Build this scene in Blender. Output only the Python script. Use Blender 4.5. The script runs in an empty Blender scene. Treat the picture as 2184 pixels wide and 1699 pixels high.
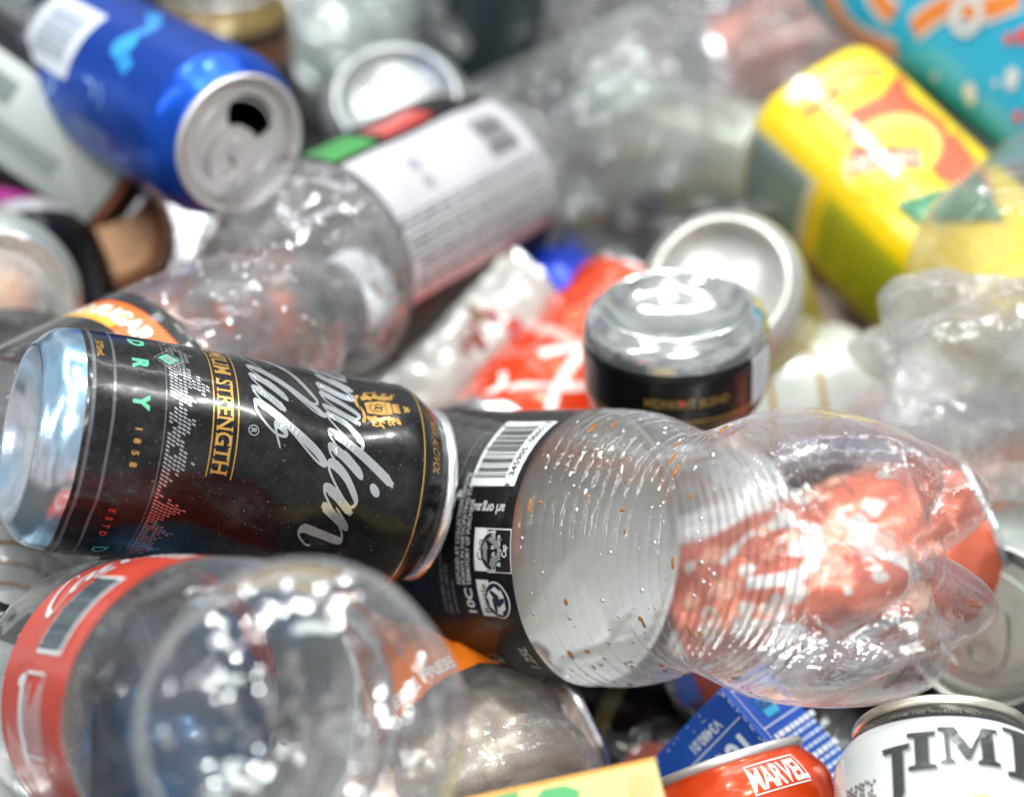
import bpy, math, random
from math import sin, cos, pi, radians, sqrt, atan2, hypot
from mathutils import Vector, Matrix, noise
from mathutils.geometry import tessellate_polygon
random.seed(7)
SC = bpy.context.scene
COL = SC.collection
# ------------------------------------------------------------------ camera
PITCH = radians(40); DIST = 0.65; LENS = 72.0; K = 2184 * LENS / 36
cam_d = bpy.data.cameras.new('camera'); cam = bpy.data.objects.new('camera', cam_d); COL.objects.link(cam)
cam_d.lens = LENS; cam_d.sensor_width = 36; cam_d.clip_start = 0.02; cam_d.clip_end = 60
CAMP = Vector((0, -DIST * cos(PITCH), DIST * sin(PITCH)))
RT = Vector((1, 0, 0)); FW = Vector((0, cos(PITCH), -sin(PITCH))); UP = Vector((0, sin(PITCH), cos(PITCH)))
cam.location = CAMP
cam.rotation_euler = (pi / 2 - PITCH, 0, 0)
cam_d.dof.use_dof = True; cam_d.dof.focus_distance = 0.627; cam_d.dof.aperture_fstop = 4.3
SC.camera = cam
# ------------------------------------------------------------------ world and lamps (indoor, cool overhead tubes)
W = bpy.data.worlds.new('World'); SC.world = W; W.use_nodes = True
wn = W.node_tree.nodes; wl = W.node_tree.links; wn.clear()
wo = wn.new('ShaderNodeOutputWorld'); wb = wn.new('ShaderNodeBackground')
wt = wn.new('ShaderNodeTexCoord'); wx = wn.new('ShaderNodeTexNoise'); wr = wn.new('ShaderNodeValToRGB')
wx.inputs['Scale'].default_value = 2.3; wx.inputs['Detail'].default_value = 3
wr.color_ramp.elements[0].position = 0.36; wr.color_ramp.elements[0].color = (0.34, 0.36, 0.38, 1)
wr.color_ramp.elements[1].position = 0.62; wr.color_ramp.elements[1].color = (1.0, 1.0, 1.03, 1)
wl.new(wt.outputs['Generated'], wx.inputs['Vector']); wl.new(wx.outputs['Fac'], wr.inputs['Fac'])
wl.new(wr.outputs['Color'], wb.inputs['Color']); wb.inputs['Strength'].default_value = 0.76
wl.new(wb.outputs['Background'], wo.inputs['Surface'])

def lamp(name, loc, target, sx, sy, power, color):
    l = bpy.data.lights.new(name, 'AREA'); l.shape = 'RECTANGLE'; l.size = sx; l.size_y = sy
    l.energy = power; l.color = color
    o = bpy.data.objects.new(name, l); COL.objects.link(o); o.location = loc
    o.rotation_euler = (Vector(target) - Vector(loc)).to_track_quat('-Z', 'Y').to_euler()
    return o
lamp('tube_lamp', (-0.25, 0.25, 1.5), (0, 0, 0), 0.05, 1.2, 6, (0.93, 0.97, 1.0))
lamp('tube_lamp', (0.45, 0.35, 1.5), (0, 0, 0), 0.05, 1.2, 6, (0.95, 0.95, 1.0))
lamp('tube_lamp', (0.0, 1.3, 1.2), (0, 0, 0), 1.4, 0.05, 7, (0.93, 0.96, 1.0))
lamp('tube_lamp', (-0.9, -0.3, 1.1), (0, 0, 0), 0.05, 1.0, 5, (0.95, 0.98, 1.0))
for x, y, z in ((-0.6, 0.9, 1.5), (0.2, 0.75, 1.7), (0.9, 0.6, 1.4), (0.15, -0.2, 1.7)):
    lamp('spot_lamp', (x, y, z), (0, 0, 0), 0.05, 0.05, 8.5, (0.97, 1.0, 0.96))
lamp('front_fill_lamp', (0.12, -0.80, 1.25), (0, 0, 0), 0.55, 0.22, 10, (0.93, 1.0, 0.95))  # soft fill added above the camera to brighten the bottle interiors
SC.view_settings.view_transform = 'Standard'; SC.view_settings.look = 'None'
SC.view_settings.exposure = 0.06; SC.view_settings.gamma = 1.0; SC.view_settings.use_curve_mapping = False
SC.render.engine = 'CYCLES'
cy = SC.cycles
cy.max_bounces = 10; cy.diffuse_bounces = 3; cy.glossy_bounces = 5; cy.transmission_bounces = 6
cy.transparent_max_bounces = 40; cy.caustics_reflective = False; cy.caustics_refractive = False
cy.sample_clamp_indirect = 6; cy.use_denoising = True

# ------------------------------------------------------------------ helpers
def at(px, py, d):
    """world point d metres in front of the camera plane, seen at (px, py) of a 2184 x 1699 picture"""
    return CAMP + FW * d + RT * ((px - 1092) / K * d) + UP * ((849.5 - py) / K * d)

def frame(a, b, roll=0.0, za=0.0):
    """matrix with +Z from point a to point b, +X turned towards the camera, origin za before a"""
    z = (b - a).normalized(); x = CAMP - a; x = (x - z * x.dot(z)).normalized(); y = z.cross(x)
    m = Matrix((x, y, z)).transposed().to_4x4(); m.translation = a - z * za
    return m @ Matrix.Rotation(roll, 4, 'Z')

def lin(h):
    if not isinstance(h, str): return tuple(h)[:3]
    v = [int(h[i:i + 2], 16) / 255 for i in (0, 2, 4)]
    return tuple(c / 12.92 if c <= 0.04045 else ((c + 0.055) / 1.055) ** 2.4 for c in v)

class Bag:
    """collects faces with their materials; build() links them as ONE mesh object"""
    def __init__(s): s.v = []; s.f = []; s.m = []; s.mats = []; s.sm = []
    def mi(s, mat):
        if mat not in s.mats: s.mats.append(mat)
        return s.mats.index(mat)
    def add(s, vs, fs, mat, smooth=True):
        o = len(s.v); k = s.mi(mat); s.v += [Vector(p) for p in vs]
        for f in fs: s.f.append([i + o for i in f]); s.m.append(k); s.sm.append(smooth)
    def deform(s, fn):
        if fn: s.v = [fn(p) for p in s.v]
        return s
    def build(s, name, parent=None, label=None):
        me = bpy.data.meshes.new(name); me.from_pydata([tuple(p) for p in s.v], [], s.f); me.update()
        for m in s.mats: me.materials.append(m)
        me.polygons.foreach_set('material_index', s.m); me.polygons.foreach_set('use_smooth', s.sm)
        o = bpy.data.objects.new(name, me); COL.objects.link(o)
        if parent: o.parent = parent
        if label: o['label'] = label
        return o

def thing(name, label, cat, m, group=None):
    o = bpy.data.objects.new(name, None); COL.objects.link(o); o.empty_display_size = 0.02
    o.matrix_world = m; o['label'] = label; o['category'] = cat
    if group: o['group'] = group
    return o

# ------------------------------------------------------------------ materials
def newmat(name):
    m = bpy.data.materials.new(name); m.use_nodes = True; n = m.node_tree.nodes; n.clear()
    return m, n, m.node_tree.links, n.new('ShaderNodeOutputMaterial')
def texc(n, l, scale, detail=3, rough=0.6, kind='Object', dist=0.0):
    c = n.new('ShaderNodeTexCoord'); t = n.new('ShaderNodeTexNoise'); t.inputs['Scale'].default_value = scale
    t.inputs['Detail'].default_value = detail; t.inputs['Roughness'].default_value = rough; t.inputs['Distortion'].default_value = dist
    l.new(c.outputs[kind], t.inputs['Vector']); return t
def ramp(n, l, src, p0, p1, c0=(0, 0, 0, 1), c1=(1, 1, 1, 1)):
    r = n.new('ShaderNodeValToRGB'); r.color_ramp.elements[0].position = p0; r.color_ramp.elements[1].position = p1
    r.color_ramp.elements[0].color = c0; r.color_ramp.elements[1].color = c1; l.new(src, r.inputs['Fac']); return r
_ink = {}
def ink(h, rough=0.3, metal=0.0, dirt=0.5, bump=0.15, coat=0.6):
    """printed lacquer on metal, film or card, with dust, scuffs and faint unevenness"""
    key = (h, rough, metal, dirt, bump, coat)
    if key in _ink: return _ink[key]
    m, n, l, out = newmat('print_' + str(h))
    b = n.new('ShaderNodeBsdfPrincipled'); c = lin(h)
    d = texc(n, l, 900, 4, 0.7); r = ramp(n, l, d.outputs['Fac'], 0.64, 0.74)
    d2 = texc(n, l, 60, 6, 0.75); r2 = ramp(n, l, d2.outputs['Fac'], 0.45, 0.8)
    mul = n.new('ShaderNodeMath'); mul.operation = 'MULTIPLY_ADD'; mul.inputs[1].default_value = 0.6 * dirt
    mm = n.new('ShaderNodeMath'); mm.operation = 'MULTIPLY'; mm.inputs[1].default_value = 0.07 * dirt
    l.new(r.outputs['Color'], mul.inputs[0]); l.new(r2.outputs['Color'], mm.inputs[0]); l.new(mm.outputs[0], mul.inputs[2])
    mix = n.new('ShaderNodeMix'); mix.data_type = 'RGBA'; mix.inputs[6].default_value = (*c, 1)
    mix.inputs[7].default_value = (0.42, 0.40, 0.36, 1) if sum(c) < 1.2 else (0.30, 0.26, 0.2, 1)
    l.new(mul.outputs[0], mix.inputs[0]); l.new(mix.outputs[2], b.inputs['Base Color'])
    ro = n.new('ShaderNodeMapRange'); ro.inputs['To Min'].default_value = rough * 0.75; ro.inputs['To Max'].default_value = rough * 1.5
    l.new(d2.outputs['Fac'], ro.inputs['Value']); l.new(ro.outputs[0], b.inputs['Roughness'])
    if sum(c) < .06: b.inputs['Specular IOR Level'].default_value = .28
    b.inputs['Metallic'].default_value = metal; b.inputs['Coat Weight'].default_value = coat; b.inputs['Coat Roughness'].default_value = 0.1
    bp = n.new('ShaderNodeBump'); bp.inputs['Strength'].default_value = bump; bp.inputs['Distance'].default_value = 0.002
    d3 = texc(n, l, 45, 3, 0.5); l.new(d3.outputs['Fac'], bp.inputs['Height']); l.new(bp.outputs[0], b.inputs['Normal'])
    l.new(bp.outputs[0], b.inputs['Coat Normal']); l.new(b.outputs[0], out.inputs[0])
    _ink[key] = m; return m
_film = {}
def film(m0):
    """label film: printed outside, unprinted pale reverse"""
    if m0 in _film: return _film[m0]
    m = m0.copy(); n = m.node_tree.nodes; l = m.node_tree.links
    out = [x for x in n if x.type == 'OUTPUT_MATERIAL'][0]; b = [x for x in n if x.type == 'BSDF_PRINCIPLED'][0]
    d = n.new('ShaderNodeBsdfPrincipled'); d.inputs['Base Color'].default_value = (.72, .74, .72, 1); d.inputs['Roughness'].default_value = .35
    g = n.new('ShaderNodeNewGeometry'); x = n.new('ShaderNodeMixShader'); l.new(g.outputs['Backfacing'], x.inputs[0]); l.new(b.outputs[0], x.inputs[1]); l.new(d.outputs[0], x.inputs[2])
    l.new(x.outputs[0], out.inputs[0]); _film[m0] = m; return m
_alu = {}
def alu(tint=(0.86, 0.88, 0.9), rough=0.24, stain=0.3):
    key = (tint, rough, stain)
    if key in _alu: return _alu[key]
    m, n, l, out = newmat('bare_aluminium'); b = n.new('ShaderNodeBsdfPrincipled')
    d = texc(n, l, 120, 5, 0.7); r = ramp(n, l, d.outputs['Fac'], 0.5, 0.75, (*tint, 1), tuple(t * (1 - stain) for t in tint) + (1,))
    l.new(r.outputs['Color'], b.inputs['Base Color']); b.inputs['Metallic'].default_value = 0.93
    mr = n.new('ShaderNodeMapRange'); mr.inputs['To Min'].default_value = rough * 0.6; mr.inputs['To Max'].default_value = rough * 1.6
    l.new(d.outputs['Fac'], mr.inputs['Value']); l.new(mr.outputs[0], b.inputs['Roughness'])
    bp = n.new('ShaderNodeBump'); bp.inputs['Strength'].default_value = 0.25; bp.inputs['Distance'].default_value = 0.0006
    d3 = texc(n, l, 160, 4, 0.6); l.new(d3.outputs['Fac'], bp.inputs['Height']); l.new(bp.outputs[0], b.inputs['Normal'])
    l.new(b.outputs[0], out.inputs[0]); _alu[key] = m; return m
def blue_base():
    """bare aluminium with a blue reflection painted in as soft patches"""
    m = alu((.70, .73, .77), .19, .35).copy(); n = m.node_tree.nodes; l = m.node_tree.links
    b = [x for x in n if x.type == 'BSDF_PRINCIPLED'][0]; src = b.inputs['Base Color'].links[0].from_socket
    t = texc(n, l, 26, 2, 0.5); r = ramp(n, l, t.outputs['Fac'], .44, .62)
    x = n.new('ShaderNodeMix'); x.data_type = 'RGBA'; x.inputs[7].default_value = (.35, .58, .78, 1)  # blue reflection put into the base colour through a noise mask
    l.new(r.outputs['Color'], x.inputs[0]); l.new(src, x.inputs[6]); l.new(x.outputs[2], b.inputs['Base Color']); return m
_pet = {}
def pet(tint=(0.965, 0.97, 0.975), haze=0.16, wrinkle=0.7, dirt=0.0, scale=1.0):
    """thin blown PET: see-through, sharp reflections on both walls, scuffed film, milky haze and pale rims painted in for caught light, fine wrinkles"""
    key = (tint, haze, wrinkle, dirt, scale)
    if key in _pet: return _pet[key]
    m, n, l, out = newmat('clear_plastic')
    bp = n.new('ShaderNodeBump'); bp.inputs['Strength'].default_value = wrinkle; bp.inputs['Distance'].default_value = 0.0035
    big = texc(n, l, 34 * scale, 3, 0.45, dist=0.6); fine = texc(n, l, 210 * scale, 3, 0.6)
    ad = n.new('ShaderNodeMath'); ad.operation = 'MULTIPLY_ADD'; ad.inputs[1].default_value = 0.16
    l.new(fine.outputs['Fac'], ad.inputs[0]); l.new(big.outputs['Fac'], ad.inputs[2]); l.new(ad.outputs[0], bp.inputs['Height'])
    tr = n.new('ShaderNodeBsdfTransparent'); tr.inputs[0].default_value = (*[c ** .6 for c in tint], 1)
    gl = n.new('ShaderNodeBsdfGlossy'); gl.inputs['Roughness'].default_value = 0.07; gl.inputs['Color'].default_value = (1, 1, 1, 1)
    fr = n.new('ShaderNodeFresnel'); fr.inputs['IOR'].default_value = 1.5
    l.new(bp.outputs[0], gl.inputs['Normal']); l.new(bp.outputs[0], fr.inputs['Normal'])
    fm = n.new('ShaderNodeMath'); fm.operation = 'MULTIPLY'; fm.inputs[1].default_value = 1.0; fm.use_clamp = True
    cp = n.new('ShaderNodeMath'); cp.operation = 'MINIMUM'; cp.inputs[1].default_value = 0.55; l.new(fr.outputs[0], cp.inputs[0]); l.new(cp.outputs[0], fm.inputs[0])
    df = n.new('ShaderNodeBsdfDiffuse'); df.inputs[0].default_value = (0.9, 0.905, 0.93, 1)
    tl = n.new('ShaderNodeBsdfTranslucent'); tl.inputs[0].default_value = (0.9, 0.905, 0.93, 1)
    h2 = n.new('ShaderNodeMixShader'); h2.inputs[0].default_value = 0.62; l.new(df.outputs[0], h2.inputs[1]); l.new(tl.outputs[0], h2.inputs[2])
    sc = texc(n, l, 55 * scale, 6, 0.75, dist=1.0); sr = ramp(n, l, sc.outputs['Fac'], 0.40, 0.74)
    lw = n.new('ShaderNodeLayerWeight'); lw.inputs[0].default_value = 0.35
    pw = n.new('ShaderNodeMath'); pw.operation = 'POWER'; pw.inputs[1].default_value = 5.5; l.new(lw.outputs['Facing'], pw.inputs[0])
    e = n.new('ShaderNodeMath'); e.operation = 'MULTIPLY_ADD'; e.inputs[1].default_value = 0.55; e.inputs[2].default_value = haze * 0.35  # white rims and even haze imitate light caught in the walls
    l.new(pw.outputs[0], e.inputs[0])
    hz = n.new('ShaderNodeMath'); hz.operation = 'MULTIPLY_ADD'; hz.inputs[1].default_value = haze * 1.3; hz.use_clamp = True
    l.new(sr.outputs['Color'], hz.inputs[0]); l.new(e.outputs[0], hz.inputs[2])
    m1 = n.new('ShaderNodeMixShader'); l.new(hz.outputs[0], m1.inputs[0]); l.new(tr.outputs[0], m1.inputs[1]); l.new(h2.outputs[0], m1.inputs[2])
    last = m1
    if dirt > 0:
        dd = n.new('ShaderNodeBsdfDiffuse'); dd.inputs[0].default_value = (0.16, 0.12, 0.08, 1)
        ds = texc(n, l, 130 * scale, 6, 0.8); dr = ramp(n, l, ds.outputs['Fac'], 0.5, 0.72, (0, 0, 0, 1), (dirt, dirt, dirt, 1))
        m3 = n.new('ShaderNodeMixShader'); l.new(dr.outputs['Color'], m3.inputs[0]); l.new(m1.outputs[0], m3.inputs[1]); l.new(dd.outputs[0], m3.inputs[2]); last = m3
    m2 = n.new('ShaderNodeMixShader'); l.new(fm.outputs[0], m2.inputs[0]); l.new(last.outputs[0], m2.inputs[1]); l.new(gl.outputs[0], m2.inputs[2])
    l.new(m2.outputs[0], out.inputs[0]); _pet[key] = m; return m
def simple(name, col, rough=0.4, metal=0.0, spec=0.5):
    m, n, l, out = newmat(name); b = n.new('ShaderNodeBsdfPrincipled')
    d = texc(n, l, 80, 5, 0.7); r = ramp(n, l, d.outputs['Fac'], 0.3, 0.8, (*lin(col), 1), tuple(c * 0.75 for c in lin(col)) + (1,))
    l.new(r.outputs['Color'], b.inputs['Base Color']); b.inputs['Roughness'].default_value = rough; b.inputs['Metallic'].default_value = metal
    l.new(b.outputs[0], out.inputs[0]); return m
def drop_mat():
    m, n, l, out = newmat('water_bead'); g = n.new('ShaderNodeBsdfGlossy'); g.inputs['Roughness'].default_value = 0.06
    t = n.new('ShaderNodeBsdfTransparent'); x = n.new('ShaderNodeMixShader'); x.inputs[0].default_value = 0.65
    l.new(t.outputs[0], x.inputs[1]); l.new(g.outputs[0], x.inputs[2]); l.new(x.outputs[0], out.inputs[0]); return m
def amber_mat():
    m, n, l, out = newmat('amber_residue'); b = n.new('ShaderNodeBsdfPrincipled'); b.inputs['Base Color'].default_value = (0.33, 0.14, 0.035, 1)
    b.inputs['Roughness'].default_value = 0.12; b.inputs['Transmission Weight'].default_value = 0.35; b.inputs['IOR'].default_value = 1.33
    l.new(b.outputs[0], out.inputs[0]); return m
WHITE = 'e9ebec'; BLACK = '0c0c0e'; SILV = 'c9ccd0'; GOLD = 'c79a4a'
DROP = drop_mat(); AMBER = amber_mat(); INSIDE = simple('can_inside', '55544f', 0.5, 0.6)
GRIT = simple('grit', '2c2117', 0.8)

# ------------------------------------------------------------------ flat shapes (lists of triangles in metres)
def poly(outer, holes=()):
    loops = [[Vector((x, y, 0)) for x, y in outer]] + [[Vector((x, y, 0)) for x, y in h] for h in holes]
    flat = [p for lp in loops for p in lp]
    return [tuple((flat[i].x, flat[i].y) for i in t) for t in tessellate_polygon(loops)]
def rect(x0, y0, x1, y1): return [((x0, y0), (x1, y0), (x1, y1)), ((x0, y0), (x1, y1), (x0, y1))]
def circ(cx, cy, r, n=20, ry=None): return [(cx + r * cos(2 * pi * i / n), cy + (ry or r) * sin(2 * pi * i / n)) for i in range(n)]
def disc(cx, cy, r, n=20, ry=None):
    c = circ(cx, cy, r, n, ry); return [((cx, cy), c[i], c[(i + 1) % n]) for i in range(n)]
def ring(cx, cy, r0, r1, n=24, ry=1.0):
    o = []
    for i in range(n):
        a, b = 2 * pi * i / n, 2 * pi * (i + 1) / n
        p = [(cx + r * cos(t), cy + ry * r * sin(t)) for r, t in ((r0, a), (r1, a), (r1, b), (r0, b))]
        o += [(p[0], p[1], p[2]), (p[0], p[2], p[3])]
    return o
def box_line(x0, y0, x1, y1, w):
    return rect(x0, y0, x1, y0 + w) + rect(x0, y1 - w, x1, y1) + rect(x0, y0 + w, x0 + w, y1 - w) + rect(x1 - w, y0 + w, x1, y1 - w)
def smooth_pts(p, n=7):
    o = []
    for i in range(len(p) - 1):
        a, b, c, d = p[max(i - 1, 0)], p[i], p[i + 1], p[min(i + 2, len(p) - 1)]
        for k in range(n):
            t = k / n
            o.append(tuple(0.5 * (2 * b[j] + (c[j] - a[j]) * t + (2 * a[j] - 5 * b[j] + 4 * c[j] - d[j]) * t * t + (3 * b[j] - a[j] - 3 * c[j] + d[j]) * t ** 3) for j in range(len(b))))
    o.append(tuple(p[-1])); return o
def stroke(p, w, sm=True, wf=None):
    """ribbon along p; w = width, or wf(direction) gives the width (broad nib)"""
    q = smooth_pts(p) if sm else p
    L, R = [], []
    for i in range(len(q)):
        a = q[max(i - 1, 0)]; b = q[min(i + 1, len(q) - 1)]; dx, dy = b[0] - a[0], b[1] - a[1]; d = hypot(dx, dy) or 1
        ww = (wf(dx / d, dy / d) if wf else w) / 2
        if wf and (i < 2 or i > len(q) - 3): ww *= 0.6
        L.append((q[i][0] - dy / d * ww, q[i][1] + dx / d * ww)); R.append((q[i][0] + dy / d * ww, q[i][1] - dx / d * ww))
    o = []
    for i in range(len(q) - 1): o += [(L[i], R[i], R[i + 1]), (L[i], R[i + 1], L[i + 1])]
    return o
def xf(tris, dx=0, dy=0, s=1.0, rot=0.0, shear=0.0, sx=None, sy=None):
    c, sn = cos(rot), sin(rot); sx = s if sx is None else sx; sy = s if sy is None else sy; o = []
    for t in tris:
        q = []
        for x, y in t:
            x, y = (x + shear * y) * sx, y * sy
            q.append((x * c - y * sn + dx, x * sn + y * c + dy))
        o.append(tuple(q))
    return o
_txt = {}
def text(s, size, align='CENTER', bold=0.0, shear=0.0, squash=1.0, space=1.0):
    """lettering as flat triangles; origin on the baseline"""
    key = (s, align, bold, shear, space)
    if key not in _txt:
        c = bpy.data.curves.new('lettering', 'FONT'); c.body = s; c.size = 1.0; c.align_x = align; c.offset = bold
        c.shear = shear; c.space_character = space; c.resolution_u = 3; c.fill_mode = 'FRONT'
        o = bpy.data.objects.new('lettering', c); COL.objects.link(o)
        dg = bpy.context.evaluated_depsgraph_get(); me = o.evaluated_get(dg).to_mesh(); me.calc_loop_triangles()
        _txt[key] = [tuple((me.vertices[i].co.x, me.vertices[i].co.y) for i in t.vertices) for t in me.loop_triangles]
        o.evaluated_get(dg).to_mesh_clear(); bpy.data.objects.remove(o); bpy.data.curves.remove(c)
    return xf(_txt[key], sx=size * squash, sy=size)
def barcode(w, h, seed=1, n=30):
    r = random.Random(seed); o = []; x = 0.0
    ws = [r.choice((1, 1, 2, 3)) for _ in range(2 * n)]; tot = sum(ws)
    for i, k in enumerate(ws):
        d = k / tot * w
        if i % 2 == 0: o += rect(x, 0, x + d, h * (1.06 if i in (0, 2, 28, 30, 2 * n - 2) else 1.0))
        x += d
    return o
def recycle(r):
    o = []
    for k in range(3):
        a = k * 2 * pi / 3 + pi / 2
        t = [((-.42, .30), (.10, .30), (.10, .56)), ((-.42, .30), (.10, .56), (-.28, .56)), ((.10, .18), (.44, .43), (.10, .68)), ((-.28, .56), (-.42, .30), (-.56, .16))]
        o += xf(t, rot=a - pi / 2, s=r)
    return o
SCRIPT = {
 'C': ([[(1.5, 1.5), (1.45, 2.0), (1.05, 2.1), (.45, 1.5), (.15, .75), (.3, .1), (.8, 0), (1.3, .45)]], 1.35),
 'a': ([[(.95, .82), (.62, 1.0), (.22, .62), (.10, .2), (.3, 0), (.62, .3), (.93, .9)], [(1.02, .98), (.86, .35), (.9, .04), (1.08, .02), (1.35, .42)]], 1.22),
 'n': ([[(.0, .45), (.22, .92), (.34, .95), (.28, .5), (.22, .0)], [(.24, .25), (.5, .8), (.78, 1.0), (.9, .8), (.84, .3), (.9, .02), (1.08, .02), (1.35, .42)]], 1.22),
 'N': ([[(.0, .45), (.22, .92), (.34, .95), (.28, .5), (.22, .0)], [(.24, .25), (.5, .8), (.82, 1.0), (1.02, .8), (1.12, .25), (1.25, -.28), (1.55, -.42), (1.72, -.1), (1.66, .1)]], 1.5),
 'd': ([[(.95, .82), (.62, 1.0), (.22, .62), (.10, .2), (.3, 0), (.62, .3), (.93, .9)], [(1.06, 2.05), (.94, 1.2), (.86, .35), (.9, .04), (1.08, .02), (1.35, .42)]], 1.22),
 'i': ([[(.0, .45), (.2, .95), (.30, .95), (.18, .35), (.22, .04), (.4, .02), (.66, .42)]], .55),
 'l': ([[(.0, .42), (.36, 1.2), (.58, 1.95), (.5, 2.25), (.3, 1.9), (.2, 1.0), (.16, .25), (.26, .02), (.42, .04), (.66, .42)]], .56),
 'u': ([[(.0, .45), (.2, .95), (.30, .95), (.18, .35), (.24, .02), (.45, .05), (.72, .5), (.86, .98)], [(.88, .95), (.78, .35), (.82, .04), (1.0, .02), (1.28, .42)]], 1.15),
 'b': ([[(.0, .42), (.36, 1.2), (.58, 1.95), (.5, 2.25), (.3, 1.9), (.2, 1.0), (.16, .25), (.3, .0), (.6, .12), (.78, .6), (.6, .95), (.42, .78), (.62, .62), (1.1, .8)]], 1.1)}
def script(word, size, shear=0.62, pitch=1.0):
    o = []; x = 0
    wf = lambda dx, dy: 0.085 + 0.25 * max(0.0, -dy) ** 1.2
    for ch in word:
        st, adv = SCRIPT[ch]
        for p in st: o += xf(stroke(p, 0, True, wf), dx=x)
        if ch == 'i': o += xf(disc(.42, 1.5, .17, 14), dx=x)
        x += adv * pitch
    return xf(o, s=size, shear=shear), x * size
def split(tris, mx):
    """cut long triangles so that they can bend round a curved surface"""
    out = []; st = list(tris)
    while st:
        a, b, c = st.pop()
        e = [(hypot(a[0] - b[0], a[1] - b[1]), 0), (hypot(b[0] - c[0], b[1] - c[1]), 1), (hypot(c[0] - a[0], c[1] - a[1]), 2)]
        m = max(e)
        if m[0] <= mx: out.append((a, b, c)); continue
        if m[1] == 0: d = ((a[0] + b[0]) / 2, (a[1] + b[1]) / 2); st += [(a, d, c), (d, b, c)]
        elif m[1] == 1: d = ((b[0] + c[0]) / 2, (b[1] + c[1]) / 2); st += [(a, b, d), (a, d, c)]
        else: d = ((c[0] + a[0]) / 2, (c[1] + a[1]) / 2); st += [(a, b, d), (d, b, c)]
    return out
def wrap(bag, tris, mat, rz, phi0=0.0, z0=0.0, off=0.00012, R=None, mx=0.004):
    R = R or rz(z0)
    vs = []; fs = []
    for t in split(tris, mx):
        k = len(vs)
        for x, y in t:
            z = z0 + y; r = rz(z) + off; p = phi0 + x / R
            vs.append((r * cos(p), r * sin(p), z))
        area = (t[1][0] - t[0][0]) * (t[2][1] - t[0][1]) - (t[2][0] - t[0][0]) * (t[1][1] - t[0][1])
        fs.append((k, k + 1, k + 2) if area > 0 else (k, k + 2, k + 1))
    bag.add(vs, fs, mat, True)
def flat(bag, tris, mat, o, u, v, off=0.0002):
    n = u.cross(v).normalized() * off; vs = []; fs = []
    for t in tris:
        k = len(vs); vs += [o + u * x + v * y + n for x, y in t]; fs.append((k, k + 1, k + 2))
    bag.add(vs, fs, mat, False)

# ------------------------------------------------------------------ turned solids
def lathe(bag, prof, mat, seg=96, mod=None):
    """prof = [(z, r)]; mod(phi, z, r) -> (z, r)"""
    vs = []; fs = []
    for z, r in prof:
        for i in range(seg):
            p = 2 * pi * i / seg; zz, rr = mod(p, z, r) if mod else (z, r)
            vs.append((rr * cos(p), rr * sin(p), zz))
    for j in range(len(prof) - 1):
        for i in range(seg):
            a = j * seg + i; b = j * seg + (i + 1) % seg; fs.append((a, b, b + seg, a + seg))
    bag.add(vs, fs, mat, True)
def interp(prof):
    def rz(z):
        for (z0, r0), (z1, r1) in zip(prof, prof[1:]):
            if z0 <= z <= z1 and z1 > z0: return r0 + (r1 - r0) * (z - z0) / (z1 - z0)
        return prof[0][1] if z < prof[0][0] else prof[-1][1]
    return rz
def prism(bag, outer, holes, z0, z1, mat):
    loops = [[Vector((x, y, 0)) for x, y in outer]] + [[Vector((x, y, 0)) for x, y in h] for h in holes]
    flatp = [p for lp in loops for p in lp]; t = tessellate_polygon(loops); n = len(flatp)
    vs = [(p.x, p.y, z1) for p in flatp] + [(p.x, p.y, z0) for p in flatp]; fs = []
    for a, b, c in t:
        u = (flatp[b] - flatp[a]).cross(flatp[c] - flatp[a]).z
        if u < 0: b, c = c, b
        fs += [(a, b, c), (a + n, c + n, b + n)]
    o = 0
    for lp in loops:
        k = len(lp)
        for i in range(k): fs.append((o + i, o + (i + 1) % k, o + (i + 1) % k + n, o + i + n))
        o += k
    bag.add(vs, fs, mat, False)
def wobble(amp, freq, seed, squash=None, dents=(), bend=0.0):
    """uneven walls: noise, flattening, gaussian dents (phi, z, half width, depth) and a bend"""
    so = Vector((seed * 7.3, seed * 3.1, seed * 1.7))
    def f(p):
        r = hypot(p.x, p.y)
        if r < 1e-6: return p.copy()
        q = p.copy(); k = amp * noise.noise(p * freq + so)
        for ph, z, w, d in dents:
            c = Vector((0.035 * cos(ph), 0.035 * sin(ph), z)); dd = (Vector((p.x / r * 0.035, p.y / r * 0.035, p.z)) - c).length
            k -= d * math.exp(-(dd / w) ** 2)
        s = max(0.15, 1 + k / max(r, 0.012)); q.x *= s; q.y *= s
        if squash: q.x *= squash[0]; q.y *= squash[1]
        if bend: q.x += bend * p.z * p.z
        return q
    return f
def crush(amp, freq, seed, squash=(0.75, 1.05), pinch=()):
    so = Vector((seed * 2.3, seed * 9.1, seed * 4.7))
    def f(p):
        r = hypot(p.x, p.y)
        if r < 1e-6: return p.copy()
        n = noise.noise(p * freq + so); n2 = abs(noise.noise(p * freq * 2.1 - so)); n3 = abs(noise.noise(p * freq * 4.5 + so * 2))
        k = amp * (0.9 * n - 1.2 * n2 + 0.35 - 0.35 * n3)
        s = max(0.2, 1 + k / max(r, 0.015)); q = Vector((p.x * s * squash[0], p.y * s * squash[1], p.z + amp * 0.4 * n))
        for z, w, d in pinch:
            g = math.exp(-((p.z - z) / w) ** 2); q.x *= 1 - d * g; q.y *= 1 + 0.25 * d * g
        return q
    return f

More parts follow.
